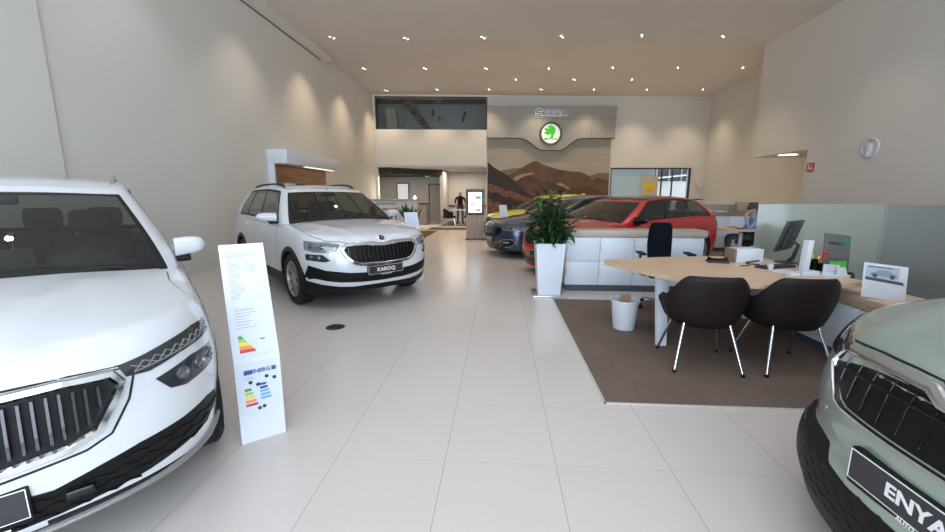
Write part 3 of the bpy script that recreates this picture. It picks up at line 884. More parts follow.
def small_front(c, paint, gtop=.74, w=.46, lampz=.72, txt=None, fog=True, accents=M_gloss, lampm=None):
    full = lambda p: p+[(-a,b) for a,b in p[::-1] if a>1e-6]
    z = gtop
    gi = [(0,z-.02),(.07,z-.015),(.12,z),(w*.7,z),(w,z-.01),(w+.03,z-.06),(w*.9,z-.14),(w*.7,z-.18),(0,z-.19)]
    c.grille(gi, M_gloss, .025, .015, sp=.05, slat=.016, sh=.016)
    A = 35
    hl = [(-.42,.86,lampz+.03),(-.38,.86,lampz-.035),(-.2,.71,lampz-.065),(-.09,.52,lampz-.05),(-.09,.50,lampz+.015),(-.2,.66,lampz+.035)]
    quad_lamp(c, hl, A, discs=[(*S(A,[(-.28,.77,lampz-.01)])[0],.028),(*S(A,[(-.18,.68,lampz-.015)])[0],.024)], off=.004, line=True)
    lo = [(0,.30),(.35,.30),(.48,.40),(.52,.44),(.50,.40),(.58,.42),(.74,.45),(.82,.42),(.80,.30),(.68,.24),(.4,.21),(0,.21)]
    lo = [(0,.32),(.40,.32),(.52,.40),(.60,.44),(.76,.45),(.82,.40),(.79,.29),(.66,.235),(.4,.21),(0,.21)]
    o = c.patch('lower_intake', full(lo), 0, .002, .01, [M_gloss], res=.04)
    if fog:
        for mir in (False, True):
            c.trim('fog_lamp', [[(.58,.372),(.72,.382)]], 0, M_drl, .035, .012, mirror=mir)
            c.trim('intake_frame', [[(.50,.28),(.52,.40),(.60,.44),(.76,.45),(.82,.40),(.76,.29),(.60,.26)]], 0, M_silver if fog=='s' else accents, .014, .014, mirror=mir)
    c.plate(.42, txt, None, .066, x=.01)
    c.badge(-.09,0,.04)
def red_car():
    c = Car(dict(L=4.36, W=.895, Lc=.74, wheels=(-.87,-3.52), wr=.325, arch=.36,
        E=[(0,.74),(-.3,.81),(-.7,.87),(-1.3,.95),(-2,.98),(-3.5,1.02),(-4.3,1.0)],
        xgb=-1.0,xgr=-1.95,xrb=-4.14,xrr=-3.78,wgb=.845,wgr=.58, a_ws=.62, tail=[(0,-.10),(.2,-.02),(.5,0),(.8,-.005),(1,-.06)],
        R=[(-1.9,1.34),(-2.2,1.40),(-2.7,1.435),(-3.2,1.42),(-4.1,1.34)], zclad=.22, zb=[(0,.2),(-.5,.16),(-3.7,.17),(-4.3,.3)]))
    c.assemble(POSE_R, M_red, 'red hatchback with a dark roof behind the white cabinets', [(.02,.335),(.36,.68),(.70,.93)], roofmat=M_gloss)
    c.mirrors(-1.42, .98, M_gloss)
    c.arch_trim(M_red, .035,.006)
    common(c, [(-.035,0),(-.045,.2),(-.08,.40),(-.13,.52),(-.22,.66),(-.40,.76),(-.55,.785),(-.8,.775),(-1.1,.75),(-1.12,.6),(-1.06,.3),(-1.03,0)], (1.4,2.4,3.25), zlo=.3)
    small_front(c, M_red, .76, .48, .76, txt='SCALA', fog=True)
    b = MB(); b.box((-4.10,-.50,1.335),(-3.92,.50,1.36), bev=.01); c.mesh('roof_spoiler', b, M_gloss)
    c.trim('front_splitter', [[(-.8,.20),(-.4,.19),(0,.185),(.4,.19),(.8,.20)]], 0, M_red, .03, .04)
    return c
def blue_car():
    c = Car(dict(L=4.69, W=.915, Lc=.78, wheels=(-.9,-3.58), wr=.33, arch=.365,
        E=[(0,.70),(-.3,.76),(-.7,.83),(-1.3,.92),(-2,.96),(-3.5,1.0),(-4.6,.98)], crown=[(0,.06),(-.5,.08),(-1.2,.07),(-2.5,.03),(-4.5,.02)],
        xgb=-1.1,xgr=-2.1,xrb=-4.4,xrr=-3.8,wgb=.855,wgr=.58, ridge=[(.3,.6,-.1,-1.0,.012,.06)],
        R=[(-2.0,1.33),(-2.3,1.40),(-2.8,1.44),(-3.3,1.42),(-4.0,1.32)], zclad=.2, zb=[(0,.18),(-.5,.15),(-3.7,.16),(-4.6,.3)]))
    c.assemble(POSE_B, M_blue, 'graphite blue car between the kiosk and the potted plant', WIN_SUV)
    c.mirrors(-1.5, .96, M_blue)
    c.arch_trim(M_blue, .035,.006)
    common(c, [(-.035,0),(-.045,.2),(-.08,.40),(-.13,.52),(-.22,.66),(-.40,.76),(-.55,.80),(-.8,.79),(-1.15,.76),(-1.2,.6),(-1.15,.3),(-1.12,0)], (1.5,2.55,3.3), zlo=.3)
    small_front(c, M_blue, .70, .50, .71, txt='OCTAVIA', fog='s')
    return c
def yellow_car():
    c = Car(dict(L=4.11, W=.89, Lc=.74, wheels=(-.85,-3.4), wr=.32, arch=.355,
        E=[(0,.73),(-.3,.80),(-.7,.87),(-1.3,.94),(-2,.97),(-3.5,1.01),(-4.1,.99)],
        xgb=-1.0,xgr=-1.9,xrb=-4.0,xrr=-3.6,wgb=.845,wgr=.58,
        R=[(-1.9,1.37),(-2.2,1.44),(-2.7,1.475),(-3.2,1.46),(-3.8,1.40)], zclad=.2, zb=[(0,.2),(-.5,.16),(-3.5,.17),(-4.1,.3)]))
    c.assemble(POSE_Y, M_yellow, 'bright yellow car in front of the mountain mural', WIN_SUV)
    c.mirrors(-1.42, .98, M_gloss)
    c.arch_trim(M_yellow, .035,.006)
    common(c, [(-.035,0),(-.045,.2),(-.08,.40),(-.13,.52),(-.22,.66),(-.40,.76),(-.55,.785),(-.8,.775),(-1.1,.75),(-1.12,.6),(-1.06,.3),(-1.03,0)], (1.4,2.3,3.1), zlo=.3)
    small_front(c, M_yellow, .74, .46, .75, fog=True)
    return c
M_chromed = mat('dark_chrome', (.02,.02,.022), .18, coat=.6)
POSE_K = (-1.74,.90,radians(-45.9))
POSE_Q = (-1.48,5.05,radians(-44.7))
POSE_E = (1.23,1.08,radians(-180))
POSE_R = (.70,7.03,radians(-144.7))
POSE_B = (-.25,9.60,radians(-157))
POSE_Y = (-.25,12.4,radians(-150))
CARS = dict(k=kamiq(), q=karoq(), e=enyaq(), r=red_car(), b=blue_car(), y=yellow_car())

# ------------------------------------------------------------------ camera
cam = bpy.data.cameras.new('camera'); cam.sensor_width = 36; cam.lens = 400/945*36; cam.clip_start = .05
co = bpy.data.objects.new('camera', cam); COL.objects.link(co); co.location = (0,0,1.44)
co.rotation_euler = (pi/2-math.atan(71/400), 0, radians(3.87)); SC.camera = co
SC.view_settings.view_transform = 'Standard'; SC.view_settings.look = 'None'; SC.view_settings.gamma = 1
SC.view_settings.use_curve_mapping = False
SC.view_settings.exposure = 0.06

# ------------------------------------------------------------------ room materials
def floor_mat():
    m = bpy.data.materials.new('floor_tile'); m.use_nodes = True; nt = m.node_tree; b = nt.nodes['Principled BSDF']
    N = nt.nodes.new; Lk = nt.links.new
    tc = N('ShaderNodeTexCoord'); sp = N('ShaderNodeSeparateXYZ'); Lk(tc.outputs['Object'], sp.inputs[0])
    def mth(op, a, bb=None, c=None):
        n = N('ShaderNodeMath'); n.operation = op
        for i,v in enumerate((a,bb,c)):
            if v is None: continue
            if isinstance(v,(int,float)): n.inputs[i].default_value = v
            else: Lk(v, n.inputs[i])
        return n.outputs[0]
    def seam(o, off, per, w):
        t = mth('DIVIDE', mth('SUBTRACT', o, off), per); f = mth('FRACT', t)
        d = mth('MULTIPLY', mth('SUBTRACT', .5, mth('ABSOLUTE', mth('SUBTRACT', f, .5))), per)
        return mth('LESS_THAN', d, w), mth('FLOOR', t)
    s1,c1 = seam(sp.outputs[0], -.285, .605, .0014); s2,c2 = seam(sp.outputs[1], 1.965, .61, .0010)
    sm = mth('MAXIMUM', s1, mth('MULTIPLY', s2, .55))
    cm = N('ShaderNodeCombineXYZ'); Lk(c1, cm.inputs[0]); Lk(c2, cm.inputs[1])
    wn = N('ShaderNodeTexWhiteNoise'); Lk(cm.outputs[0], wn.inputs['Vector'])
    nz = N('ShaderNodeTexNoise'); nz.inputs['Scale'].default_value = 1.3; nz.inputs['Detail'].default_value = 5; Lk(tc.outputs['Object'], nz.inputs['Vector'])
    k = mth('ADD', mth('MULTIPLY', wn.outputs[0], .35), mth('MULTIPLY', nz.outputs[0], .65))
    mx = N('ShaderNodeMix'); mx.data_type = 'RGBA'; mx.inputs['A'].default_value = (.59,.54,.505,1); mx.inputs['B'].default_value = (.63,.58,.545,1)
    Lk(k, mx.inputs['Factor'])
    m2 = N('ShaderNodeMix'); m2.data_type = 'RGBA'; Lk(sm, m2.inputs['Factor']); Lk(mx.outputs['Result'], m2.inputs['A']); m2.inputs['B'].default_value = (.27,.235,.20,1)
    Lk(m2.outputs['Result'], b.inputs['Base Color'])
    b.inputs['Roughness'].default_value = .22; b.inputs['Specular IOR Level'].default_value = .5
    return m
def carpet_mat(name, c, per=.5):
    m = bpy.data.materials.new(name); m.use_nodes = True; nt = m.node_tree; b = nt.nodes['Principled BSDF']
    N = nt.nodes.new; Lk = nt.links.new
    tc = N('ShaderNodeTexCoord')
    ck = N('ShaderNodeTexChecker'); ck.inputs['Scale'].default_value = 1/per; Lk(tc.outputs['Object'], ck.inputs['Vector'])
    ck.inputs['Color1'].default_value = (*[v*.97 for v in c],1); ck.inputs['Color2'].default_value = (*[v*1.03 for v in c],1)
    mp = N('ShaderNodeMapping'); mp.inputs['Scale'].default_value = (6,60,1); Lk(tc.outputs['Object'], mp.inputs[0])
    nz = N('ShaderNodeTexNoise'); nz.inputs['Scale'].default_value = 4; nz.inputs['Detail'].default_value = 8; Lk(mp.outputs[0], nz.inputs['Vector'])
    mx = N('ShaderNodeMix'); mx.data_type = 'RGBA'; mx.blend_type = 'MULTIPLY'; mx.inputs['Factor'].default_value = .6
    cr = N('ShaderNodeValToRGB'); cr.color_ramp.elements[0].position = .35; cr.color_ramp.elements[0].color = (.6,.6,.6,1); cr.color_ramp.elements[1].position = .65
    Lk(nz.outputs['Fac'], cr.inputs[0]); Lk(ck.outputs['Color'], mx.inputs['A']); Lk(cr.outputs[0], mx.inputs['B']); Lk(mx.outputs['Result'], b.inputs['Base Color'])
    bp = N('ShaderNodeBump'); bp.inputs['Strength'].default_value = .3; bp.inputs['Distance'].default_value = .003; Lk(nz.outputs['Fac'], bp.inputs['Height']); Lk(bp.outputs['Normal'], b.inputs['Normal'])
    b.inputs['Roughness'].default_value = .95; b.inputs['Specular IOR Level'].default_value = .1
    MATS[name] = m; return m
W_wall = mat('wall_plaster', (.675,.65,.60), .75, noise=(1.2,.015))
W_ceil = mat('ceiling_plaster', (.67,.63,.60), .8, noise=(1.5,.02))
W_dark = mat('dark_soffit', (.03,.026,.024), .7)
M_floor = floor_mat()
M_carpet = carpet_mat('carpet_brown', (.185,.137,.112))
M_carpet2 = carpet_mat('carpet_dark_brown', (.12,.09,.075))
W_frame = mat('window_frame', (.02,.02,.022), .4)
M_pane = glassmat('window_glass', (.86,.90,.89), .5)
M_lam = mat('white_laminate', (.67,.71,.77), .35)
M_plinth = mat('slate_plinth', (.06,.075,.095), .5)
M_oak = wood('oak_desk', (.52,.36,.23), (.66,.48,.33), (.8,9,9))
M_oakt = wood('pale_oak_top', (.36,.31,.25), (.46,.40,.33), (.8,9,9))
M_walnut = wood('walnut_panel', (.23,.10,.04), (.42,.21,.09), (9,.5,9))
M_kiosk = wood('kiosk_oak', (.30,.235,.19), (.42,.34,.28), (10,10,.7))
M_chair = mat('brown_leather', (.014,.0085,.008), .55, spec=.25, bump=(300,.15))
M_chairblk = mat('black_fabric', (.004,.005,.010), .9, spec=.15)
M_wht = mat('white_card', (.62,.65,.70), .5)
M_paper = mat('paper', (.60,.64,.72), .6)
M_ink = mat('grey_ink', (.35,.36,.38), .7)
M_ink2 = mat('dark_ink', (.04,.04,.045), .7)
M_greyblk = mat('dark_grey_plastic', (.03,.032,.035), .4)
M_screenglow = mat('screen_glow', (.8,.85,.95), .3, emit=(.78,.86,1), estr=1.1)

def struct(name, mb, m, **k):
    o = mb.done(name, m, **k); o['kind'] = 'structure'; return o

# ------------------------------------------------------------------ room shell
AB = math.atan(.0936); MBW = Matrix.Translation((-5.6,18.1,0)) @ Matrix.Rotation(AB,4,'Z')
def sx(x): return (x+5.6)/cos(AB)
b = MB(); b.box((-8.5,-4.2,-.15),(10.2,25,0)); struct('floor', b, M_floor, smooth=0)
HC = 5.75
b = MB(); b.prism([(-6,-4.2),(9.8,-4.2),(9.8,13.30),(-6,12.33)], HC-.02, HC+.3); b.prism([(-6,12.33),(9.8,13.30),(9.8,20.2),(-6,19)], HC, HC+.3)
struct('ceiling', b, W_ceil, smooth=0)
b = MB(); b.box((-5.9,-4.2,0),(-5.6,18.4,HC)); b.box((-5.6,-4.2,0),(-5.565,4.9,5.5)); struct('wall_left', b, W_wall, smooth=0)
b = MB(); b.prism([(-5.6,5.575),(-5.34,5.64),(-5.34,HC-.02),(-5.6,HC-.02)], -4.2, 13.3, axis='y')
struct('trim_1', b, W_wall, smooth=0)
b = MB(); b.box((-5.605,-4.2,5.545),(-5.59,12.95,5.575)); struct('trim_2', b, mat('shadow_gap',(.12,.11,.10),.9), smooth=0)
# back wall with openings, in its own frame (s along, depth, height)
b = MB(); E1 = 5.02
def wb(s0,s1,z0,z1,d0=0,d1=.3): b.box((s0,d0,z0),(s1,d1,z1), MBW)
wb(-.3,.10,0,HC+.05); wb(.10,E1,2.68,4.29); wb(.10,E1,5.68,HC+.05); wb(E1,sx(5.03),0,HC+.05); wb(sx(5.03),sx(8.71),2.66,HC+.05); wb(sx(5.03),sx(8.71),0,.55); wb(sx(8.71),sx(9.9),0,HC+.05)
wb(.10,E1,2.76,4.29,-.04,0)
struct('wall_back', b, W_wall, smooth=0)
# right-hand walls
b = MB()
b.box((7.65,-4.2,0),(9.36,10.87,HC)); b.box((7.65,10.87,2.56),(9.36,13.14,HC))
struct('wall_right', b, W_wall, smooth=0)
b = MB(); b.box((9.36,-4.2,0),(9.7,19.9,HC)); struct('wall_far_right', b, W_wall, smooth=0)
# glazed street front behind the camera
b = MB(); b.box((-6,-4.2,0),(-5.4,-3.9,HC)); b.box((7.4,-4.2,0),(9.8,-3.9,HC)); b.box((-6,-4.2,4.9),(9.8,-3.9,HC)); struct('wall_front', b, W_wall, smooth=0)
fr = MB()
for k in range(9):
    x = lerp(-5.4,7.4,k/8); fr.box((x-.04,-4.12,0),(x+.04,-3.98,4.9))
fr.box((-5.4,-4.12,2.9),(7.4,-3.98,3.0)); fr.box((-5.4,-4.12,0),(7.4,-3.98,.1)); fr.box((-5.4,-4.12,4.82),(7.4,-3.98,4.9))
w1 = struct('window_1', fr, W_frame, smooth=0)
b = MB(); b.box((-5.4,-4.06,.1),(7.4,-4.05,4.82)); b.done('glass_pane', glassmat('front_glass',(.95,.97,.97),.3), w1, smooth=0)

# upper gallery window and the room behind
b = MB()
for s0,s1,z0,z1 in ((.10,E1,4.29,4.32),(.10,E1,5.65,5.68),(.10,.14,4.29,5.68),(E1-.04,E1,4.29,5.68),(1.30,1.315,4.29,5.68)): b.box((s0,.02,z0),(s1,.07,z1), MBW)
w2 = struct('window_2', b, W_frame, smooth=0)
b = MB(); b.box((.12,.04,4.3),(E1-.02,.05,5.67), MBW); b.done('glass_pane', M_pane, w2, smooth=0)
M_gal = mat('gallery_grey',(.50,.52,.55),.8)
b = MB(); b.box((-.3,.3,4.0),(E1+.6,2.8,4.1), MBW); struct('floor_1', b, W_wall, smooth=0)
b = MB(); b.box((-.3,2.6,4.1),(E1+.6,2.8,5.9), MBW); b.box((E1+.5,.3,4.1),(E1+.6,2.6,5.9), MBW); struct('wall_gallery', b, M_gal, smooth=0)
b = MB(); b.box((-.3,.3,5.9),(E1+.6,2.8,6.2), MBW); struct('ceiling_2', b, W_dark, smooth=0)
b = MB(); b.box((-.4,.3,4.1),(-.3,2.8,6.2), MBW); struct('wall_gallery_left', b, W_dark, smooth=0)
b = MB(); b.box((-.3,2.55,4.55),(E1+.5,2.59,4.60), MBW); struct('trim_5', b, W_dark, smooth=0)
b = MB(); b.prism([(.45,4.1),(.95,4.1),(.85,5.35),(.40,5.35)], .9, 1.1, MBW, axis='y')
tag(b.done('gallery_banner', mat('cream_banner',(.50,.48,.42),.7), smooth=0), 'tall cream banner inside the upper gallery window', 'banner')
st = empty('staircase', tuple(MBW @ Vector((1.85,1.1,4.1))), AB, 'open dark staircase inside the upper gallery window', 'staircase')
for y_ in (0,.7):
    b = MB(); b.prism([(-.45,1.66),(-.33,1.66),(.92,0),(.80,0)], y_-.02,y_+.02, axis='y'); b.done('stringer', mat('stair_rust',(.10,.04,.03),.5), st, smooth=0)
for k in range(9):
    t = (k+.5)/9; b = MB(); b.box((lerp(-.39,.86,t)-.30,0.02,lerp(1.6,.05,t)),(lerp(-.39,.86,t)+.02,.68,lerp(1.6,.05,t)+.035)); b.done('tread', mat('stair_tread',(.16,.16,.17),.5), st, smooth=0)
pend0 = None
for i,(s_,d_,z_) in enumerate(((2.5,1.9,5.35),(4.05,1.9,5.3),(3.95,1.2,4.95),(2.85,1.2,4.95))):
    if pend0 is None:
        pend0 = empty('pendant_spotlight', tuple(MBW @ Vector((s_,d_,z_))), 0, 'black pendant spotlight in the upper gallery', 'lamp', 'black spotlights hanging in the gallery')
        b = MB(); b.lathe([(.06,-.12),(.06,.12),(.03,.14)],16); b.done('shade', M_greyblk, pend0); b = MB(); b.tube([(0,0,.13),(0,0,.9)],.008,6); b.done('cord', M_greyblk, pend0)
    else:
        c_ = copy_tree(pend0); c_.location = MBW @ Vector((s_,d_,z_))
b = MB(); b.box((3.3,1.6,4.1),(4.9,2.1,4.42), MBW, bev=.02); tag(b.done('gallery_counter', M_lam), 'low white counter behind the gallery glass', 'counter')

# lower back rooms
b = MB()
b.prism([(-7.2,18.27),(.6,19.0),(.6,22.9),(-7.2,22.9)],2.68,2.9); struct('ceiling_1', b, mat('back_ceiling',(.60,.56,.52),.8), smooth=0)
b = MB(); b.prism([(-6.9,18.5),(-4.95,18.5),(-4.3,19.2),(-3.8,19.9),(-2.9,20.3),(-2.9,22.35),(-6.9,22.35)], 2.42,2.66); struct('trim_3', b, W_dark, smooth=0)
b = MB(); b.box((-7.2,22.4,0),(0.6,22.6,2.9)); b.box((-7.4,18.1,0),(-7.2,22.6,2.9)); b.box((.5,19.1,0),(.6,22.6,2.9)); b.box((-3.02,20.4,0),(-2.84,22.4,2.68)); b.box((-7.2,18.3,0),(-5.55,18.45,2.9)); struct('wall_back_room', b, mat('back_plaster',(.50,.475,.44),.8), smooth=0)
b = MB(); b.box((-2.84,22.35,.80),(.5,22.4,.90)); struct('trim_4', b, mat('brown_rail',(.12,.085,.065),.6), smooth=0)
d1 = MB(); d1.box((-3.95,22.33,0),(-3.90,22.41,2.05)); d1.box((-3.24,22.33,0),(-3.19,22.41,2.05)); d1.box((-3.95,22.33,2.0),(-3.19,22.41,2.05)); d1 = struct('door_1', d1, mat('door_frame_brown',(.09,.075,.065),.6), smooth=0)
b = MB(); b.box((-3.90,22.36,0),(-3.24,22.40,2.0)); b.done('door_leaf', mat('door_taupe',(.33,.295,.26),.5), d1, smooth=0)
b = MB(); b.tube([(-3.84,22.33,1.0),(-3.72,22.33,1.0)],.012,8); b.done('handle', M_chrome, d1)
b = MB(); b.box((-5.75,22.34,.6),(-5.70,22.41,2.1)); b.box((-5.10,22.34,.6),(-5.05,22.41,2.1)); b.box((-5.75,22.34,2.05),(-5.05,22.41,2.1)); w3 = struct('window_3', b, W_frame, smooth=0)
b = MB(); b.box((-5.70,22.37,.6),(-5.10,22.39,2.05)); b.done('glass_pane', mat('lit_pane',(.5,.53,.55),.2, emit=(.8,.85,.9), estr=.5), w3, smooth=0)
# exit sign on the soffit
b = MB(); b.box((-3.75,20.06,2.27),(-3.45,20.09,2.39)); b.box((-3.68,20.05,2.30),(-3.60,20.06,2.36),mi=1); b.box((-3.57,20.05,2.32),(-3.49,20.06,2.34),mi=1)
tag(b.done('exit_sign', [mat('exit_green',(.02,.25,.10),.4,emit=(.05,.4,.2),estr=.08), M_wht], smooth=0), 'small green exit sign under the dark soffit by the back door', 'sign')

# right-hand rear window: frame, blind, street
b = MB(); S0, S1 = sx(5.03), sx(8.71)
for s0,s1,z0,z1 in ((S0,S1,2.61,2.66),(S1-.05,S1,.55,2.66),(S0,S0+.03,.55,2.66),(S0,S1,.55,.60)): b.box((s0,-.02,z0),(s1,.10,z1), MBW)
for s_ in (sx(7.45),sx(7.95)): b.box((s_,.16,.6),(s_+.05,.22,2.61), MBW)
w4 = struct('window_4', b, W_frame, smooth=0)
b = MB(); b.box((S0+.03,.03,.6),(S1-.05,.04,2.61), MBW); b.done('glass_pane', M_pane, w4, smooth=0)
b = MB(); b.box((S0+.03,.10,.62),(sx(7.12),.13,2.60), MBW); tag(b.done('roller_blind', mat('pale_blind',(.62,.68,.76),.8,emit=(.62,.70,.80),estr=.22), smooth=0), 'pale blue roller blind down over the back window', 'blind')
po = MB(); px0,px1 = sx(6.45), sx(7.22); po.box((px0,-.035,1.15),(px1,-.024,2.30), MBW)
spl = []
random.seed(3)
for k in range(26):
    t = 2*pi*k/26; r = .26*(1+.28*random.uniform(-1,1)); spl.append((px0+.40+r*cos(t), 1.78+r*.95*sin(t)))
po.prism(spl, -.040,-.036, MBW, mi=1, axis='y')
po.box((px0+.28,-.0435,1.62),(px0+.5,-.0405,1.70), MBW, mi=2)
for k,(a,c_,z_) in enumerate(((.08,.24,2.12),(.45,.66,2.14),(.08,.62,1.40),(.16,.6,1.26))): po.box((px0+a,-.038,z_),(px0+c_,-.0355,z_+.05), MBW, mi=2)
tag(po.done('poster', [mat('poster_beige',(.52,.47,.36),.6), mat('poster_yellow',(.72,.55,.02),.6), M_ink], smooth=0), 'beige poster with a yellow splash on the back window', 'poster')
# neighbouring white van-like container and dark facade outside
b = MB(); b.box((sx(7.7),2.6,.0),(sx(10.5),4.6,2.15), MBW); b.prism([(sx(7.6),2.18),(sx(10.6),2.5),(sx(10.6),2.56),(sx(7.6),2.26)], 2.4,4.8, MBW, axis='y')
tag(b.done('white_kiosk_building', mat('white_cladding',(.8,.8,.8),.6), smooth=0), 'white building outside beyond the back window', 'building')
b = MB(); b.box((S0-2,5.6,0),(S1+5,5.9,6), MBW)
for k in range(14): b.box((S0-2+k*.75,5.5,0),(S0-1.94+k*.75,5.6,6), MBW, mi=1)
struct('wall_outside', b, [mat('dark_cladding',(.05,.06,.075),.5), M_silver], smooth=0)

# ------------------------------------------------------------------ brand wall
bw_ = empty('brand_wall', tuple(MBW @ Vector((sx(2.2),-.1,0))), AB, 'tall brand wall with a mountain mural under a grey SKODA fascia', 'brand wall')
ox = sx(2.2)
MM = Matrix.Identity(4)
def bx_(x): return sx(x)-ox
xl, xr_ = bx_(-.60), bx_(5.0)
b = MB()
# mural layers (flat print): sky, hills
def lay(poly, d, mi): b.prism([(bx_(x),z) for x,z in poly], -.0-d, .02, mi=mi, axis='y')
X0,X1 = -.58, 4.93
lay([(X0,.0),(X1,.0),(X1,3.95),(X0,3.95)], .000, 0)
lay([(X0,2.30),(0,2.52),(.55,2.62),(1.0,2.66),(1.5,2.64),(1.9,2.58),(2.6,2.5),(4.05,2.30),(4.4,2.42),(4.93,2.42),(4.93,0),(X0,0)], .0015, 1)
lay([(X0,2.2),(.30,2.30),(.75,2.50),(1.15,2.76),(1.45,2.93),(1.62,2.94),(1.8,2.84),(2.1,2.72),(2.6,2.58),(3.3,2.48),(3.6,2.47),(3.9,2.36),(4.15,2.10),(4.4,2.22),(4.93,2.08),(4.93,0),(X0,0)], .003, 2)
lay([(.56,2.12),(.7,2.28),(1.0,2.36),(1.4,2.44),(1.55,2.38),(1.2,2.32),(.95,2.22),(.75,2.08)], .0035, 3)
lay([(X0,1.9),(.6,1.9),(.9,2.16),(1.25,2.32),(1.6,2.22),(1.9,1.95),(2.3,2.05),(3.4,1.75),(4.0,1.80),(4.93,1.45),(4.93,0),(X0,0)], .0045, 4)
lay([(2.5,1.94),(2.75,1.98),(3.2,1.72),(3.1,1.70)], .005, 3)
lay([(X0,2.90),(-.3,2.66),(0,2.50),(.4,2.26),(.7,1.98),(1.1,1.62),(1.5,1.36),(1.9,1.15),(2.0,0),(X0,0)], .006, 5)
random.seed(5)
def jag(xa,za,xb,zb,n,amp): return [(lerp(xa,xb,i/n), lerp(za,zb,i/n)+random.uniform(-amp,amp)) for i in range(n+1)]
lay(jag(X0,1.95,1.95,1.10,18,.05)+jag(1.9,.95,X0,1.62,14,.06), .0075, 6)
lay(jag(X0,1.30,.6,.72,8,.08)+[(.75,.2),(X0,.2)], .0075, 6)
lay([(2.0,1.20),(2.6,1.25),(3.2,1.10),(4.93,1.12),(4.93,0),(2.0,0)], .0078, 7)
lay([(3.1,1.46),(3.45,1.5),(3.5,1.46),(3.2,1.43)], .008, 3)
def mur(name, c1, c2, sc=(1,1,3), s=3., det=8, rough=.6):
    m = wood(name, c1, c2, sc, rough); return m
mm = [mur('mural_sky',(.30,.28,.22),(.36,.32,.26),(.2,1,1.5)), mat('mural_far_hill',(.17,.12,.075),.6), mur('mural_hill',(.075,.036,.018),(.15,.08,.045),(.5,1,.7)), mat('mural_mist',(.30,.24,.18),.6),
      mur('mural_near_hill',(.05,.02,.010),(.11,.048,.024),(.6,1,.8)), mur('mural_dark_slope',(.012,.007,.006),(.035,.016,.011),(1,1,2)), mur('mural_rock',(.025,.012,.008),(.24,.11,.055),(2.2,1,5)), mur('mural_shadow',(.007,.004,.004),(.03,.014,.009),(.6,1,2))]
b.done('mural', mm, bw_, smooth=0)
# fascia with the dipped centre
def arc(x0,z0,x1,z1,n=8): return [(lerp(x0,x1,i/n), lerp(z0,z1,smooth01(i/n)*.6+.4*i/n)) for i in range(n+1)]
low_edge = [(-.62,3.92),(.55,3.92)]+arc(.95,3.90,1.80,3.40)+arc(2.62,3.40,3.45,3.90)+[(3.85,3.92),(5.02,3.92)]
b = MB(); b.prism([(bx_(x),z) for x,z in low_edge]+[(bx_(5.06),5.28),(bx_(-.62),5.28)], -.16, -.0, axis='y'); 
for xx in (.38,3.98): b.box((bx_(xx)-.006,-.1625,3.93),(bx_(xx)+.006,-.158,5.28), mi=1)
b.box((bx_(-.6),-.1625,4.72),(bx_(5.03),-.158,4.735), mi=1)
b.done('fascia', [mat('fascia_grey',(.36,.35,.315),.45), mat('fascia_joint',(.16,.15,.135),.6)], bw_, smooth=0)
b = MB(); pts = [(bx_(x),-.165,z-.01) for x,z in low_edge]; b.tube(pts, .022, 6); b.done('edge_trim', mat('edge_dark_green',(.07,.075,.06),.4), bw_)
b = MB(); Mt = Matrix.Translation((bx_(2.17),-.175,4.97)) @ Matrix.Rotation(pi/2,4,'X')

Lt = {'S':[[(1,1),(0,1),(0,.5),(1,.5),(1,0),(0,0)],[(.35,1.42),(.5,1.25),(.65,1.42)]],'K':[[(0,1),(0,0)],[(1,1),(.12,.5),(1,0)]],'O':[[(.15,1),(.85,1),(1,.8),(1,.2),(.85,0),(.15,0),(0,.2),(0,.8),(.15,1)]],
      'D':[[(0,1),(.75,1),(1,.75),(1,.25),(.75,0),(0,0),(0,1)]],'A':[[(0,0),(.5,1),(1,0)],[(.22,.36),(.78,.36)]]}
def stroke(mb, pts, w_, z0, z1, mi):
    for (xa,ya),(xb,yb) in zip(pts[:-1],pts[1:]):
        L_ = math.hypot(xb-xa,yb-ya); a_ = math.atan2(yb-ya,xb-xa)
        mb.box((-w_/2,-w_/2,z0),(L_+w_/2,w_/2,z1), Mt @ Matrix.Translation((xa,ya,0)) @ Matrix.Rotation(a_,4,'Z'), mi=mi)
for q_,ch in enumerate('SKODA'):
    for ln in Lt[ch]:
        P_l = [(-.66+q_*.277+x*.20, -.085+y*.17) for x,y in ln]
        stroke(b, P_l, .075, -.01, .012, 0); stroke(b, P_l, .038, .012, .03, 1)
b.done('lettering', [mat('letter_halo',(.8,.83,.85),.4,emit=(.8,.86,.9),estr=.25), mat('letter_navy',(.02,.05,.12),.4)], bw_, smooth=0)
Ml = Matrix.Translation((bx_(2.17),-.17,4.10)) @ Matrix.Rotation(pi/2,4,'X')
lg = MB(); lg.lathe([(.50,-.02),(.50,.04),(.47,.065),(.43,.065),(.41,.04),(.41,.0)], 56, Ml, 0); lg.lathe([(.001,.02),(.41,.02),(.42,0)],56,Ml,1)
# winged arrow: wing feathers, shaft, base
def pr(p, h=.03, mi=2): lg.prism(p, .0, h, Ml, mi)
pr([(-.30,.16),(-.20,.27),(-.12,.20),(-.20,.10)])
pr([(-.17,.31),(.0,.37),(.10,.34),(-.08,.22)])
pr([(-.33,.02),(-.24,.08),(-.10,.10),(.04,.02),(-.08,-.06),(-.2,-.03)])
pr([(-.22,.09),(-.12,.21),(.0,.27),(.12,.33),(.21,.20),(.20,.02),(.10,-.06),(.0,-.02),(-.10,.02)], .028)
pr([(.02,-.02),(.16,.0),(.10,-.14),(.13,-.20),(-.07,-.20),(.0,-.13)])
pr([(-.28,-.17),(-.08,-.21),(.16,-.21),(.30,-.17),(.30,-.26),(.16,-.24),(-.08,-.24),(-.28,-.27)])
lg.lathe([(.001,.036),(.018,.036),(.018,.0)],12,Ml @ Matrix.Translation((.02,.17,0)),0)
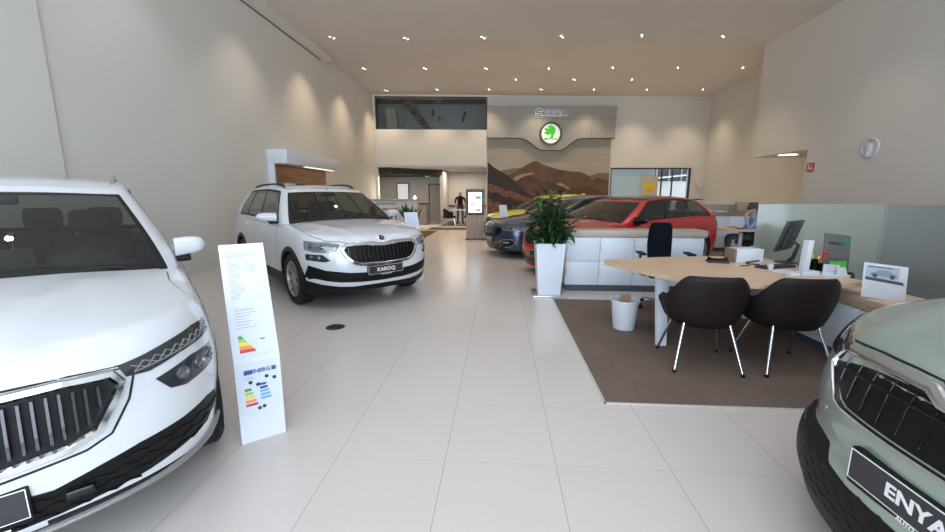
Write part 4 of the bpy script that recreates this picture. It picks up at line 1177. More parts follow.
lg.done('emblem', [mat('emblem_ring',(.16,.155,.15),.3,metal=.8), mat('emblem_white',(.85,.87,.85),.4,emit=(.9,.95,.9),estr=.35), mat('emblem_green',(.05,.50,.03),.4,emit=(.10,.75,.05),estr=.3)], bw_, smooth=30)

# ------------------------------------------------------------------ downlights in the ceiling, plus added fill spots
DL = [(-4.67,11.66),(-2.65,11.87),(-.52,11.94),(1.64,12.02),(3.8,12.09),(6.04,12.31),(-4.73,14.48),(-2.63,14.62),(-.53,14.77),(1.63,14.91),(3.8,14.95),(6.02,15.1),(8.24,15.25),(.55,16.17),(2.74,16.32),(4.92,16.46),(-4.79,17.42),(-2.65,17.4),(-.5,17.55),(1.64,17.69),(3.82,17.84),(6.01,17.99),(8.31,18.14)]
M_bulb = mat('downlight_bulb', (1,.95,.85), .3, emit=(1,.86,.66), estr=5)
dl0 = None
SPOTS = []
def spot(loc, energy, size=radians(95), col=(1,.80,.58), tgt=None, rad=.05, blend=.9):
    l = bpy.data.lights.new('downlight_and_fill_spot','SPOT'); l.energy = energy; l.spot_size = size; l.spot_blend = blend; l.color = col; l.shadow_soft_size = rad
    o = bpy.data.objects.new('downlight_and_fill_spot', l); COL.objects.link(o); o.location = loc
    if tgt: o.rotation_euler = (Vector(tgt)-Vector(loc)).to_track_quat('-Z','Y').to_euler()
    return o
rows = {'front':'front row of ceiling downlights','mid':'middle rows of ceiling downlights','back':'rear row of ceiling downlights'}
for i,(x,y) in enumerate(DL + [(x_,y_) for y_ in (8.8,5.9,3.0,.1) for x_ in (-4.6,-2.5,-.4,1.7,3.9,6.1)]):  # rows after DL: unseen spots without fixtures, added to brighten the near floor
    if dl0 is None:
        dl0 = empty('ceiling_downlight', (x,y,HC), 0, 'small twin downlight recessed in the beige ceiling', 'ceiling light', 'twin downlights in the showroom ceiling')
        b = MB(); b.box((-.11,-.065,-.02),(.11,.065,.0), bev=.008); b.done('housing', W_ceil, dl0)
        for s_ in (-.055,.055):
            b = MB(); b.lathe([(.042,-.03),(.042,-.02),(.001,-.019)] if False else [(.001,-.03),(.024,-.026),(.028,-.02)], 16, Matrix.Translation((s_,s_*.6,0))); b.done('bulb', M_bulb, dl0)
        o = dl0
    else:
        o = copy_tree(dl0) if i < len(DL) else None
    if o: o.location = (x,y,HC-(.02 if y < 12.6 else 0)-.001); o.rotation_euler = (0,0,random.uniform(.4,.9))
    e = 170 if y > 10 else (90 if y > 7 else 55)
    spot((x,y,HC-.07), e, radians(92), (1,.78,.53) if y > 10 else ((1,.87,.74) if y > 7 else (.96,.96,1)), tgt=(x+ (-.3 if x<-4 else 0), y+(.5 if y>17 else 0), 0))
# under-canopy round light
ul = empty('round_downlight', (7.96,12.03,2.56), 0, 'round flush light under the overhanging wall', 'ceiling light')
b = MB(); b.lathe([(.001,-.02),(.20,-.02),(.23,-.0)], 32); b.done('diffuser', mat('round_glow',(1,.9,.75),.4,emit=(1,.85,.62),estr=9), ul)
b = MB(); b.lathe([(.23,0),(.235,-.025),(.255,-.025),(.26,0)], 32); b.done('trim_ring', M_wht, ul)

# ------------------------------------------------------------------ daylight and added room fills
w = bpy.data.worlds.new('sky_world'); SC.world = w; w.use_nodes = True
bgn = w.node_tree.nodes['Background']; bgn.inputs[0].default_value = (.78,.86,1,1); bgn.inputs[1].default_value = 1.6
def area(name, loc, rot, sx_, sy_, energy, col):
    l = bpy.data.lights.new(name,'AREA'); l.shape = 'RECTANGLE'; l.size = sx_; l.size_y = sy_; l.energy = energy; l.color = col
    o = bpy.data.objects.new(name, l); COL.objects.link(o); o.location = loc; o.rotation_euler = rot; return o
area('window_daylight', (1.0,-4.4,2.5), (radians(90),0,0), 12.8, 4.8, 1300, (.745,.85,1))
area('gallery_fill', tuple(MBW @ Vector((2.6,.44,5.86))), (radians(-35),0,0), 4, .2, 130, (.95,.96,1))  # hidden fill tucked behind the lintel, added to brighten the gallery
area('back_room_fill', (-2.0,20.6,2.60), (0,0,0), 1.6, 1.6, 70, (1,.86,.7))  # fill without a fixture, added to lighten the back room
area('reception_fill', (-4.9,18.9,2.35), (0,0,0), 1.5, .6, 80, (1,.88,.74))  # added fill under the soffit, no lamp modelled, lifts the reception wall
area('street_daylight', tuple(MBW @ Vector((sx(8.0),1.5,4.5))), (radians(35),0,0), 4, 2, 160, (.95,.97,1))

# ------------------------------------------------------------------ carpets
def carpet(name, poly, m, label, edge=True):
    b = MB(); b.prism(poly, 0, .008, mi=0)
    if edge:
        for i in range(len(poly)):
            a = Vector((*poly[i],0)); c = Vector((*poly[(i+1)%len(poly)],0)); d = (c-a).normalized(); n = Vector((-d.y,d.x,0))
            M_ = Matrix(((d.x,n.x,0,a.x),(d.y,n.y,0,a.y),(0,0,1,0),(0,0,0,1)))
            b.box((-.012,-.012,0),((c-a).length+.012,.0,.008), M_, mi=1)
    return tag(b.done(name, [m, M_edge], smooth=0), label, 'carpet')
M_edge = mat('carpet_edge', (.60,.58,.55), .35, metal=.3)
carpet('carpet', [(.76,2.66),(7.6,2.66),(7.6,10.8),(4.95,10.8),(4.95,5.50),(.76,5.50)], M_carpet, 'large brown carpet under the sales desk')
carpet('carpet', [(-5.5,10.8),(-2.53,10.8),(-2.53,16.1),(-5.5,16.1)], M_carpet2, 'dark brown carpet strip behind the KAROQ car', False)
carpet('carpet', [(-3.05,19.0),(-3.05,20.35),(-2.8,20.35),(-2.8,22.2),(.3,22.2),(.3,18.80),(-1,16.8),(-3.05,16.65)] if False else [(-2.8,18.75),(-2.8,22.2),(.3,22.2),(.3,19.3)], M_carpet2, 'dark brown carpet under the meeting table in the back room', False)
carpet('carpet', [(-3.05,16.6),(-.9,16.75),(-.9,17.9),(-3.05,17.9)], M_carpet2, 'dark brown mat at the threshold of the back room', False)

# ------------------------------------------------------------------ low glass partitions
def frosted(name, tint, fac=.62, dif=(.45,.49,.44)):
    m = bpy.data.materials.new(name); m.use_nodes = True; nt = m.node_tree; nt.nodes.clear(); N = nt.nodes.new; Lk = nt.links.new
    out = N('ShaderNodeOutputMaterial'); tr = N('ShaderNodeBsdfTransparent'); tr.inputs[0].default_value = (*tint,1)
    df = N('ShaderNodeBsdfDiffuse'); df.inputs[0].default_value = (*dif,1); gl = N('ShaderNodeBsdfGlossy'); gl.inputs['Roughness'].default_value = .16
    m1 = N('ShaderNodeMixShader'); m1.inputs[0].default_value = fac; Lk(tr.outputs[0], m1.inputs[1]); Lk(df.outputs[0], m1.inputs[2])
    lw = N('ShaderNodeLayerWeight'); pw = N('ShaderNodeMath'); pw.operation='POWER'; pw.inputs[1].default_value = 4; Lk(lw.outputs['Facing'], pw.inputs[0])
    ma = N('ShaderNodeMath'); ma.operation='MULTIPLY_ADD'; ma.inputs[1].default_value=.6; ma.inputs[2].default_value=.05; Lk(pw.outputs[0], ma.inputs[0])
    m2 = N('ShaderNodeMixShader'); Lk(ma.outputs[0], m2.inputs[0]); Lk(m1.outputs[0], m2.inputs[1]); Lk(gl.outputs[0], m2.inputs[2]); Lk(m2.outputs[0], out.inputs[0])
    MATS[name] = m; return m
M_frost = frosted('frosted_glass', (.72,.78,.72), .62, (.38,.40,.355)); M_frost2 = frosted('dark_reflection_frosted_glass', (.52,.56,.54), .66, (.235,.245,.23))  # second glass has dark reflections put into its colour
gp = empty('glass_partition', (3.05,5.0,0), 0, 'low frosted glass partition standing behind the sales desk', 'partition')
b = MB(); b.box((0,-.008,.05),(1.42,.008,1.335), bev=.003); b.done('glass_panel', M_frost, gp)
b = MB(); b.box((1.43,-.008,.05),(4.5,.008,1.325), bev=.003); b.done('glass_panel', M_frost2, gp)
b = MB(); b.box((0,-.02,.0),(4.5,.02,.05)); b.done('base_rail', M_silver, gp)
b = MB(); b.box((1.415,-.012,.05),(1.435,.012,1.33)); b.done('joint_strip', M_frost, gp)
gp2 = empty('glass_partition', (5.1,11.3,0), 0, 'low frosted glass partition behind the seated man and the wood topped cabinet', 'partition')
b = MB(); b.box((0,-.008,.05),(4.2,.008,1.19), bev=.003); b.done('glass_panel', frosted('grey_frosted_glass', (.7,.72,.68), .6, (.36,.36,.33)), gp2)
b = MB(); b.box((0,-.02,.0),(4.2,.02,.05)); b.done('base_rail', M_silver, gp2)

# ------------------------------------------------------------------ left wall display niche
nt_ = empty('display_niche', (-5.6,9.56,0), 0, 'white canopy with walnut back panel against the left wall', 'wall display')
b = MB(); b.box((.001,0,2.19),(.50,3.15,2.52), bev=.004); b.done('canopy', M_lam, nt_)
b = MB(); b.box((.001,0,0),(.16,.06,2.19)); b.done('side_panel', M_lam, nt_)
b = MB(); b.box((.001,.07,0),(.05,3.15,2.185)); b.done('back_panel', M_walnut, nt_)
b = MB(); b.box((.05,.1,1.58),(.33,2.9,1.61)); b.done('shelf', M_walnut, nt_)
b = MB(); b.box((.30,1.2,2.175),(.40,3.0,2.19)); b.done('light_strip', mat('strip_glow',(1,1,1),.4,emit=(1,.93,.8),estr=1.3), nt_)
for i,(dy,mm_,nm,lb) in enumerate(((.42,M_wht,'white','nearest the canopy end'),(.68,M_wht,'white','beside the black mugs'),(.98,M_greyblk,'black','beside the white mugs'),(1.28,M_greyblk,'black','last along the shelf'))):
    r = empty('mug', (-5.38,9.56+dy,1.61), 0, nm+' round mug on the walnut shelf, '+lb, 'mug', 'mugs on the walnut shelf')
    b = MB(); b.lathe([(.001,0),(.05,0),(.075,.05),(.07,.12),(.062,.12),(.065,.05),(.04,.015),(.001,.012)],20); b.done('cup', mm_, r)
    b = MB(); b.tube([(.07,0,.10),(.10,0,.09),(.10,0,.04),(.07,0,.03)],.008,6); b.done('handle', mm_, r)

# ------------------------------------------------------------------ information kiosk
k = empty('information_kiosk', (-.79,12.9,0), .03, 'oak information kiosk with a lit screen left of the mural', 'kiosk')
b = MB(); b.box((-.29,0,.05),(.29,.34,.80)); b.done('cabinet', M_kiosk, k)
b = MB(); b.box((-.30,.0,.80),(.30,.34,1.63), bev=.01); b.done('screen_housing', mat('taupe_metal',(.16,.14,.125),.4), k)
b = MB(); b.box((-.245,-.02,.84),(.245,.0,1.56), bev=.008); b.done('screen_frame', M_gloss, k)
b = MB(); b.box((-.215,-.024,.88),(.215,-.02,1.53)); 
for (a,c_,d_,e_,mi) in ((.02,1.30,.19,1.41,1),(-.15,1.08,.02,1.22,2),(.03,.92,.18,1.0,1),(-.18,1.44,.10,1.47,2)): b.box((a,-.026,c_),(d_,-.0235,e_), mi=mi)
b.done('screen', [M_screenglow, mat('screen_picture',(.25,.3,.35),.4,emit=(.35,.42,.45),estr=.6), mat('screen_text',(.5,.55,.65),.4,emit=(.55,.6,.72),estr=.8)], k, smooth=0)
b = MB(); b.box((-.31,-.01,0),(.31,.35,.05)); b.done('plinth', M_gloss, k)

# ------------------------------------------------------------------ planter with bushy plant
def leafmesh(b, base, d, L, w, droop, mi=0, up=Vector((0,0,1))):
    d = d.normalized(); sd = d.cross(up)
    if sd.length < .01: sd = Vector((1,0,0))
    sd.normalize(); P = []
    for i in range(6):
        t = i/5; ww = w*sin(pi*min(1,t*.93+.05))**.8*(1-.15*t) if i<5 else .001
        c = base + d*L*t + Vector((0,0,-droop*L*t*t)); n = sd.cross(d)
        P.append([c-sd*ww+n*ww*.3, c, c+sd*ww+n*ww*.3])
    b.grid(P, mi=mi)
def leafmat(name, c1, c2):
    m = wood(name, c1, c2, (8,8,8), .38); m.node_tree.nodes['Principled BSDF'].inputs['Subsurface Weight'].default_value = 0; return m
M_leaf = leafmat('leaf_green', (.018,.085,.016), (.06,.24,.035)); M_leaf2 = leafmat('leaf_dark', (.008,.032,.014), (.02,.08,.022)); M_stem = mat('stem_brown', (.08,.05,.03), .7); M_soil = mat('soil', (.02,.014,.01), .95)
pt = empty('potted_plant', (.72,5.80,0), 0, 'bushy green plant in a tall tapered white planter', 'plant')
def taper(b, w0, w1, z0, z1, mi=0, M=None):
    vs = [(-w0,-w0,z0),(w0,-w0,z0),(w0,w0,z0),(-w0,w0,z0),(-w1,-w1,z1),(w1,-w1,z1),(w1,w1,z1),(-w1,w1,z1)]
    wi = w1-.02
    vs += [(-wi,-wi,z1),(wi,-wi,z1),(wi,wi,z1),(-wi,wi,z1),(-wi,-wi,z1-.05),(wi,-wi,z1-.05),(wi,wi,z1-.05),(-wi,wi,z1-.05)]
    fs = [(0,3,2,1)]+[(i,(i+1)%4,4+(i+1)%4,4+i) for i in range(4)]+[(4+i,4+(i+1)%4,8+(i+1)%4,8+i) for i in range(4)]+[(8+i,8+(i+1)%4,12+(i+1)%4,12+i) for i in range(4)]+[(12,13,14,15)]
    b._add(vs, fs, M, mi)
b = MB(); taper(b, .155, .205, .03, .77); b.done('planter', M_lam, pt, smooth=0)
b = MB(); b.box((-.235,-.235,0),(.235,.235,.03), bev=.005); b.done('base_plate', M_silver, pt)
b = MB(); b.box((-.18,-.18,.7),(.18,.18,.735)); b.done('soil', M_soil, pt, smooth=0)
random.seed(11)
b = MB(); sb = MB(); stems = []
for i in range(38):
    a = random.uniform(0,2*pi); r = random.uniform(.05,1)**.6; hh = random.uniform(.12,.85) if i>3 else .90
    top = Vector((cos(a)*.33*r*(1.2-.6*hh), sin(a)*.33*r*(1.2-.6*hh), .76+hh*.84)); bs = Vector((cos(a)*.10*r, sin(a)*.10*r, .70))
    mid = bs.lerp(top,.55)+Vector((cos(a)*.03,sin(a)*.03,.03)); sb.tube([bs,mid,top],[.008,.006,.003],6); stems.append((bs,mid,top))
for (bs,mid,top) in stems:
    n = 26
    for k_ in range(n):
        t = (k_+random.random())/n; p = bs.lerp(mid,t/.55) if t<.55 else mid.lerp(top,(t-.55)/.45)
        a = random.uniform(0,2*pi); e = random.uniform(-.35,.9)*(1 if t<.8 else .5)+ (.6 if t>.85 else 0)
        if p.z < .80: continue
        leafmesh(b, p, Vector((cos(a),sin(a),e)), random.uniform(.12,.22), random.uniform(.018,.032), random.uniform(.1,.6), random.choice((0,1,1)))
b.done('foliage', [M_leaf, M_leaf2], pt, fix=False, smooth=180); sb.done('stem', M_stem, pt)
# second plant by the reception
p2_ = empty('potted_plant', (-2.72,12.2,0), 0, 'broad leaved plant behind the KAROQ car near the reception counter', 'plant')
b = MB(); taper(b, .17, .21, .0, .55); b.done('planter', M_lam, p2_, smooth=0)
b = MB(); b.box((-.18,-.18,.47),(.18,.18,.51)); b.done('soil', M_soil, p2_, smooth=0)
b = MB()
for i in range(34):
    a = random.uniform(0,2*pi); leafmesh(b, Vector((cos(a)*.08,sin(a)*.08,.5)), Vector((cos(a)*.55,sin(a)*.55,random.uniform(.8,1.8))), random.uniform(.5,.9), random.uniform(.04,.06), .12, i%2)
b.done('foliage', [M_leaf, M_leaf2], p2_, fix=False, smooth=180)

# ------------------------------------------------------------------ cabinet row with oak top
cb = empty('cabinet_row', (1.0,6.05,0), 0, 'row of white office cabinets with a pale oak top before the red car', 'cabinet')
b = MB(); b.box((0.0,.018,.09),(2.0,.37,.82)); b.done('carcass', mat('cabinet_side',(.50,.46,.40),.5), cb, smooth=0)
b = MB(); b.box((-.03,-.02,.825),(2.03,.39,.925), bev=.003); b.done('top', M_oakt, cb)
b = MB(); b.box((.01,.0,0),(1.99,.35,.09)); b.done('plinth', M_plinth, cb, smooth=0)
for i in range(4):
    for j in range(2):
        b = MB(); b.box((i*.5+.004,0,.095+j*.363),(i*.5+.496,.018,.095+j*.363+.358), bev=.002); d_ = b.done('door', M_lam, cb)
        b = MB(); b.lathe([(.010,-.004),(.010,.001),(.001,.001)],12,Matrix.Translation((i*.5+.045,-.001,.095+j*.363+.31)) @ Matrix.Rotation(pi/2,4,'X')); b.tube([(i*.5+.018,-.006,.25+j*.363),(i*.5+.018,-.006,.36+j*.363)],.004,6); b.done('lock', M_silver, d_)

# waste bin
wb_ = empty('waste_bin', (1.365,4.30,.008), 0, 'white waste bin with a piece of cardboard in it', 'bin')
b = MB(); b.lathe([(.001,.004),(.108,.0),(.112,.01),(.142,.30),(.152,.302),(.152,.325),(.143,.325),(.138,.31),(.108,.02),(.001,.015)],36); b.done('bucket', M_wht, wb_)
b = MB(); b.box((-.04,-.05,.03),(.04,-.045,.36), RT((0,0,0),.3,rx=-.05)); b.box((-.05,.0,.05),(.03,.05,.34), RT((0.02,0,0),.5)); tag(b.done('cardboard_piece', mat('cardboard',(.36,.22,.13),.8), loc=(1.365,4.30,.03), smooth=0), 'brown cardboard standing in the white waste bin', 'cardboard')

# ------------------------------------------------------------------ sales desk
dk = empty('office_desk', (2.3,4.1,.008), 0, 'large oak topped sales desk with white legs on the carpet', 'desk')
outl = [(1.15,4.42),(1.22,4.28),(1.37,3.94),(1.48,3.72),(1.61,3.54),(1.75,3.42),(1.92,3.36),(2.15,3.34),(2.5,3.36),(3.04,3.48),(3.10,3.56),(3.05,4.92),(2.4,4.90),(1.8,4.78),(1.2,4.56)]
b = MB(); b.prism([(x-2.3,y-4.1) for x,y in outl], .675,.712); b.done('desktop', M_oak, dk, smooth=0)
def tleg(x,y,dx=0,dy=0,rz=0):
    b = MB(); vs=[]
    for z,w_,d_,ox_,oy_ in ((0,.045,.02,0,0),(.67,.055,.03,dx,dy)):
        vs += [(x-2.3+ox_-w_,y-4.1+oy_-d_,z),(x-2.3+ox_+w_,y-4.1+oy_-d_,z),(x-2.3+ox_+w_,y-4.1+oy_+d_,z),(x-2.3+ox_-w_,y-4.1+oy_+d_,z)]
    b._add(vs, [(0,3,2,1),(4,5,6,7)]+[(i,(i+1)%4,4+(i+1)%4,4+i) for i in range(4)]); return b.done('leg', M_lam, dk, smooth=0)
tleg(1.57,3.80,-.02,.05); tleg(2.10,4.62,.0,-.02); tleg(2.92,4.75,-.02,-.04)

sd_ = empty('sideboard', (3.18,3.85,.008), 0, 'low white sideboard with an oak top at the desk end', 'sideboard')
b = MB(); b.box((-.18,-1.2,.08),(.26,1.08,.50)); b.done('carcass', M_lam, sd_, smooth=0)
b = MB(); b.box((-.20,-1.22,.505),(.28,1.10,.60), bev=.003); b.done('top', wood('oak_sideboard',(.42,.30,.21),(.56,.41,.29),(9,.8,9)), sd_)
b = MB(); b.box((-.165,-1.18,0),(.25,1.06,.08)); b.done('plinth', M_plinth, sd_, smooth=0)
for i in range(3): b = MB(); b.box((-.196,-1.19+i*.755,.085),(-.18,-1.19+i*.755+.75,.498), bev=.002); b.done('drawer', M_lam, sd_)

# ------------------------------------------------------------------ shell chairs
def shell_chair(loc, rz, label):
    r = empty('conference_chair', loc, rz, label, 'chair', 'brown shell chairs at the sales desk')
    # one padded shell: seat, arms and back; local +y is where the sitter looks
    rows = []
    NU, NV = 40, 15
    def P(u, v, off=0.):
        # u: angle round from front-left over the back to front-right, v: 0 seat centre .. 1 rim
        a = lerp(-.62*pi, .62*pi, u); ca, sa = cos(a), sin(a)   # a=0 is the back (-y)
        k_ = 1-smooth01((abs(a)-.20*pi)/(.24*pi))
        rimz = lerp(.60, .79, k_)-.05*smooth01((abs(a)-.48*pi)/(.14*pi)); rr = lerp(.325, .275, k_)
        t = v
        if t < .3: rad = .19*t/.3; z = .395+.012*(t/.3)**2
        else:
            q_ = (t-.3)/.7; rad = .19+(rr-.19)*(1-(1-q_)**2.2)+.012*q_*k_; z = .407+(rimz-.407)*(q_**1.25)
        n = 1/ (abs(ca)**2.8+abs(sa)**2.8)**(1/2.8)
        x = sa*rad*n; y = -ca*rad*n*.98+.02
        return Vector((x, y, z))
    outer = []; inner = []
    for i in range(NU+1):
        u = i/NU; ro = []; ri = []
        for j in range(NV+1):
            v = j/NV; p = P(u,v); c0 = Vector((0,.02,.46)); 
            d = Vector((p.x,p.y-.02,0)); d = d.normalized() if d.length>1e-4 else Vector((0,0,0))
            th = .05*(1-.55*smooth01((v-.5)/.5))
            q = p - d*(th if v>.45 else th*v) + Vector((0,0,.075*(1-smooth01((v-.3)/.35)) ))
            q2 = p + Vector((0,0,-.055*(1-smooth01((v-.45)/.3)))) 
            ro.append(q2); ri.append(q)
        outer.append(ro); inner.append(ri)
    b = MB(); b.grid(outer); b.grid(inner)
    b.grid([[outer[i][-1], outer[i][-1].lerp(inner[i][-1],.5)+Vector((0,0,.012)), inner[i][-1]] for i in range(NU+1)])
    for i in (0, NU): b.grid([[outer[i][j], inner[i][j]] for j in range(NV+1)])
    # front part of the seat pad
    pad = []
    for j in range(12):
        t = j/11; y = lerp(-.12,.28,t); hw = lerp(.22,.225,t); row = []
        for i in range(13):
            s_ = i/12*2-1; row.append((s_*hw, y, .475-.02*abs(s_)**4-.04*max(0,(t-.85)/.15)))
        pad.append(row)
    b.grid(pad)
    pad2 = [[(x,y,.37+.02*abs(t_-6)/6) for t_,(x,y,z) in enumerate(rw)] for rw in pad]; b.grid(pad2)
    b.grid([pad[-1],[(x,y+.015,(z+.37)/2) for x,y,z in pad[-1]],pad2[-1]]); b.grid([[pad[j][0],pad2[j][0]] for j in range(12)]); b.grid([[pad[j][-1],pad2[j][-1]] for j in range(12)])
    b.done('shell', M_chair, r, smooth=60, merge=.0005)
    for sx_,sy_ in ((-1,-1),(1,-1),(-1,1),(1,1)):
        b = MB(); top = Vector((sx_*.17,sy_*.13,.40)); bot = Vector((sx_*.255,sy_*.265,.012)); b.tube([top,bot],.0115,12)
        lg_ = b.done('leg', M_chrome, r); b = MB(); b.lathe([(.001,-.012),(.016,-.012),(.016,.012),(.001,.014)],12,Matrix.Translation(bot)); b.done('foot', M_blk, lg_)
    b = MB(); b.box((-.18,-.14,.375),(.18,.14,.405), bev=.01); b.done('under_frame', M_blk, r)
    return r
shell_chair((1.73,3.42,.008), radians(-7), 'dark brown shell chair nearer the white waste bin')
shell_chair((2.40,3.40,.008), radians(-1), 'dark brown shell chair nearer the sage green car')

# ------------------------------------------------------------------ office swivel chair
oc = empty('office_chair', (2.09,5.16,.008), radians(176), 'black high back swivel chair between desk and white cabinets', 'chair')
b = MB(); rows=[]
for i in range(13):
    t=i/12; z=lerp(.52,1.065,t); w_=.135+.015*sin(pi*t)-.02*(t>.95); row=[]
    yb = -.21-.03*sin(pi*t*1.1)-.05*t
    for k_ in range(17):
        s_=k_/16*2-1; row.append((s_*w_, yb+.035*(abs(s_)**2), z))
    rows.append(row)
back2=[[(x,y-.05+.02*abs(i_-8)/8,z) for i_,(x,y,z) in enumerate(rw)] for rw in rows]
b.grid(rows); b.grid(back2); b.grid([rows[0],back2[0]]); b.grid([rows[-1],[(x,y-.02,z+.012) for x,y,z in rows[-1]],back2[-1]]); b.grid([[rows[j][0],back2[j][0]] for j in range(13)]); b.grid([[rows[j][-1],back2[j][-1]] for j in range(13)])
b.done('backrest', M_chairblk, oc, merge=.0005, smooth=50)
b = MB(); b.box((-.235,-.20,.42),(.235,.25,.50), bev=.035, seg=4); b.done('seat', M_chairblk, oc)
b = MB(); b.tube([(0,-.05,.42),(0,-.22,.40),(0,-.31,.50),(0,-.32,.75)],.022,8); b.done('back_bar', M_blk, oc)
for sg in (-1,1):
    b = MB(); b.tube([(sg*.22,0,.42),(sg*.29,0,.44),(sg*.29,-.02,.69)],.016,8); b.box((sg*.29-.04,-.12,.69),(sg*.29+.04,.13,.72), bev=.012); b.done('armrest', M_blk, oc)
b = MB(); b.lathe([(.028,.09),(.028,.30),(.018,.30),(.018,.42)],16); b.done('gas_column', M_chrome, oc)
b = MB()
for k_ in range(5):
    a=2*pi*k_/5+.3; b.tube([(0,0,.11),(.29*cos(a),.29*sin(a),.075)],[.025,.014],8)
bs_ = b.done('star_base', M_silver, oc)
for k_ in range(5):
    a=2*pi*k_/5+.3; b = MB(); M_=Matrix.Translation((.29*cos(a),.29*sin(a),.028)) @ Matrix.Rotation(a+.5,4,'Z')
    b.lathe([(.001,-.02),(.024,-.022),(.028,-.015),(.028,.015),(.024,.022),(.001,.02)],16,M_,axis='y'); b.tube([(.29*cos(a),.29*sin(a),.03),(.29*cos(a),.29*sin(a),.075)],.006,6); b.done('caster', M_blk, bs_)

# ------------------------------------------------------------------ things on the desk
TZ = .720
def P_(lo,hi): return lo,hi
bx = empty('white_box', (2.68,4.55,TZ), radians(4), 'small white storage box with a brown end on the desk', 'box')
b = MB(); b.box((-.13,-.09,0),(.16,.09,.145), bev=.004); b.done('box_body', M_wht, bx)
b = MB(); b.box((-.15,-.092,0),(-.13,.092,.147), bev=.002); b.done('end_panel', mat('brown_card',(.25,.18,.14),.6), bx)
mn = empty('computer_monitor', (3.10,4.50,TZ), radians(40), 'black computer monitor seen from behind on the sales desk', 'monitor')
Mm = RT((0,0,.285), rx=radians(15))
b = MB(); b.box((-.25,-.012,-.155),(.25,.012,.175), Mm, bev=.006); b.prism([(-.14,-.10),(.14,-.10),(.12,.09),(-.12,.09)], -.035,-.012, Mm, axis='y'); b.done('display', M_greyblk, mn)
b = MB(); b.box((-.24,.012,-.145),(.24,.0135,.165), Mm); b.done('screen', M_gloss, mn, smooth=0)
b = MB(); b.tube([(0,-.02,.24),(0,-.09,.20),(0,-.06,.06),(0,-.02,.012)],[.018,.018,.02,.022],10); b.done('stand', M_greyblk, mn)
b = MB(); b.lathe([(.001,0),(.105,0),(.105,.008),(.05,.016),(.001,.018)],28); b.done('foot', M_greyblk, mn)
b = MB(); b.lathe([(.001,.001),(.016,.001),(.016,.0),(.001,0)],16, Mm @ Matrix.Translation((0,-.036,.03)) @ Matrix.Rotation(pi/2,4,'X')); b.done('round_mark', M_silver, mn)
kb = MB(); kb.box((-.20,-.065,0),(.20,.065,.018), bev=.005)
for r_ in range(4):
    for c_ in range(13): kb.box((-.188+c_*.029,-.055+r_*.028,.018),(-.163+c_*.029,-.031+r_*.028,.024))
tag(kb.done('keyboard', M_greyblk, loc=(2.78,4.17,TZ), rz=radians(20)), 'black keyboard on the desk before the monitor', 'keyboard')
# folded spectacles-like cable clump left, telephone handset
ph = empty('desk_telephone', (2.36,4.45,TZ), radians(-10), 'flat black desk telephone on the desk behind the left chair', 'telephone')
b = MB(); b.box((-.10,-.07,0),(.10,.07,.022), bev=.008); b.done('base', M_greyblk, ph)
b = MB(); b.tube([(-.095,.0,.045),(-.06,0,.036),(.0,0,.034),(.06,0,.036),(.095,0,.045)],[.02,.013,.011,.013,.02],8); b.done('handset', M_gloss, ph)
st_ = empty('stapler', (2.66,4.33,TZ), radians(-30), 'black stapler lying before the white storage box', 'stapler')
b = MB(); b.box((-.06,-.015,0),(.06,.015,.012), bev=.004); b.done('base', M_gloss, st_); b = MB(); b.box((-.06,-.013,.014),(.06,.013,.03), RT((0,0,.012),ry=-.25), bev=.006); b.done('arm', M_gloss, st_)
tag(MB().tube([(-.06,0,.006),(.06,.01,.006)],.005,8).done('pen', M_blk, loc=(2.52,4.22,TZ), rz=.2), 'black pen lying on the desk beside the telephone', 'pen')
b = MB()
for k_ in range(5): b.box((-.105,-.075,k_*.0012),(.105,.075,k_*.0012+.001), RT((0,0,0),k_*.12-.2))
tag(b.done('paper_sheets', M_paper, loc=(2.70,3.93,TZ), rz=.2, smooth=0), 'loose white papers on the desk beside the keyboard', 'paper')
b = MB(); b.box((-.045,-.03,0),(.045,.03,.025), bev=.003); b.box((-.035,-.02,.025),(.035,.02,.032)); tag(b.done('business_card_box', M_wht, loc=(2.64,3.72,TZ), rz=.2), 'small white business card box on the desk edge', 'box')
b = MB(); b.lathe([(.001,0),(.025,0),(.028,.05),(.026,.05),(.023,.004),(.001,.004)],16); tag(b.done('paper_cup', M_wht, loc=(2.66,3.98+.08,TZ)), 'small white cup on the desk before the monitor', 'cup')
mg = empty('magazine_pile', (2.86,4.62,TZ), 0, 'small leaning stack of brochures right of the white box', 'brochures')
mg.location = (3.0-.02,4.78,TZ)
for k_ in range(3):
    b = MB(); b.box((-.055,-.002,0),(.055,.002,.14), RT((0,.02*k_,0),.1*k_,rx=-.25)); b.done('brochure', [mat('brochure_a',(.25,.2,.2),.4), M_wht, mat('brochure_c',(.45,.42,.45),.4)][k_], mg, smooth=0)
# white L-shaped literature holder
lh = empty('literature_holder', (2.80,3.76,TZ), radians(12), 'tall white L-shaped sign holder at the desk edge', 'sign holder')
b = MB(); b.box((-.085,-.03,.045),(-.035,.03,.32), RT((0,0,0),ry=.06), bev=.003); b.done('upright', M_wht, lh); b = MB(); b.box((-.10,-.045,0),(.07,.045,.045), bev=.003); b.done('base', M_wht, lh)
og = empty('desk_organizer', (3.0,4.02,TZ), 0, 'black desk organizer holding pens behind the white sign holder', 'desk organizer')
b = MB(); b.box((-.075,-.05,0),(.075,.05,.015)); 
for a0,a1,h_ in ((-.075,-.02,.10),(-.018,.03,.12),(.032,.075,.08)):
    b.box((a0,-.05,.015),(a1,-.045,h_)); b.box((a0,.045,.015),(a1,.05,h_)); b.box((a0,-.05,.015),(a0+.004,.05,h_)); b.box((a1-.004,-.05,.015),(a1,.05,h_))
b.done('tray', M_gloss, og)
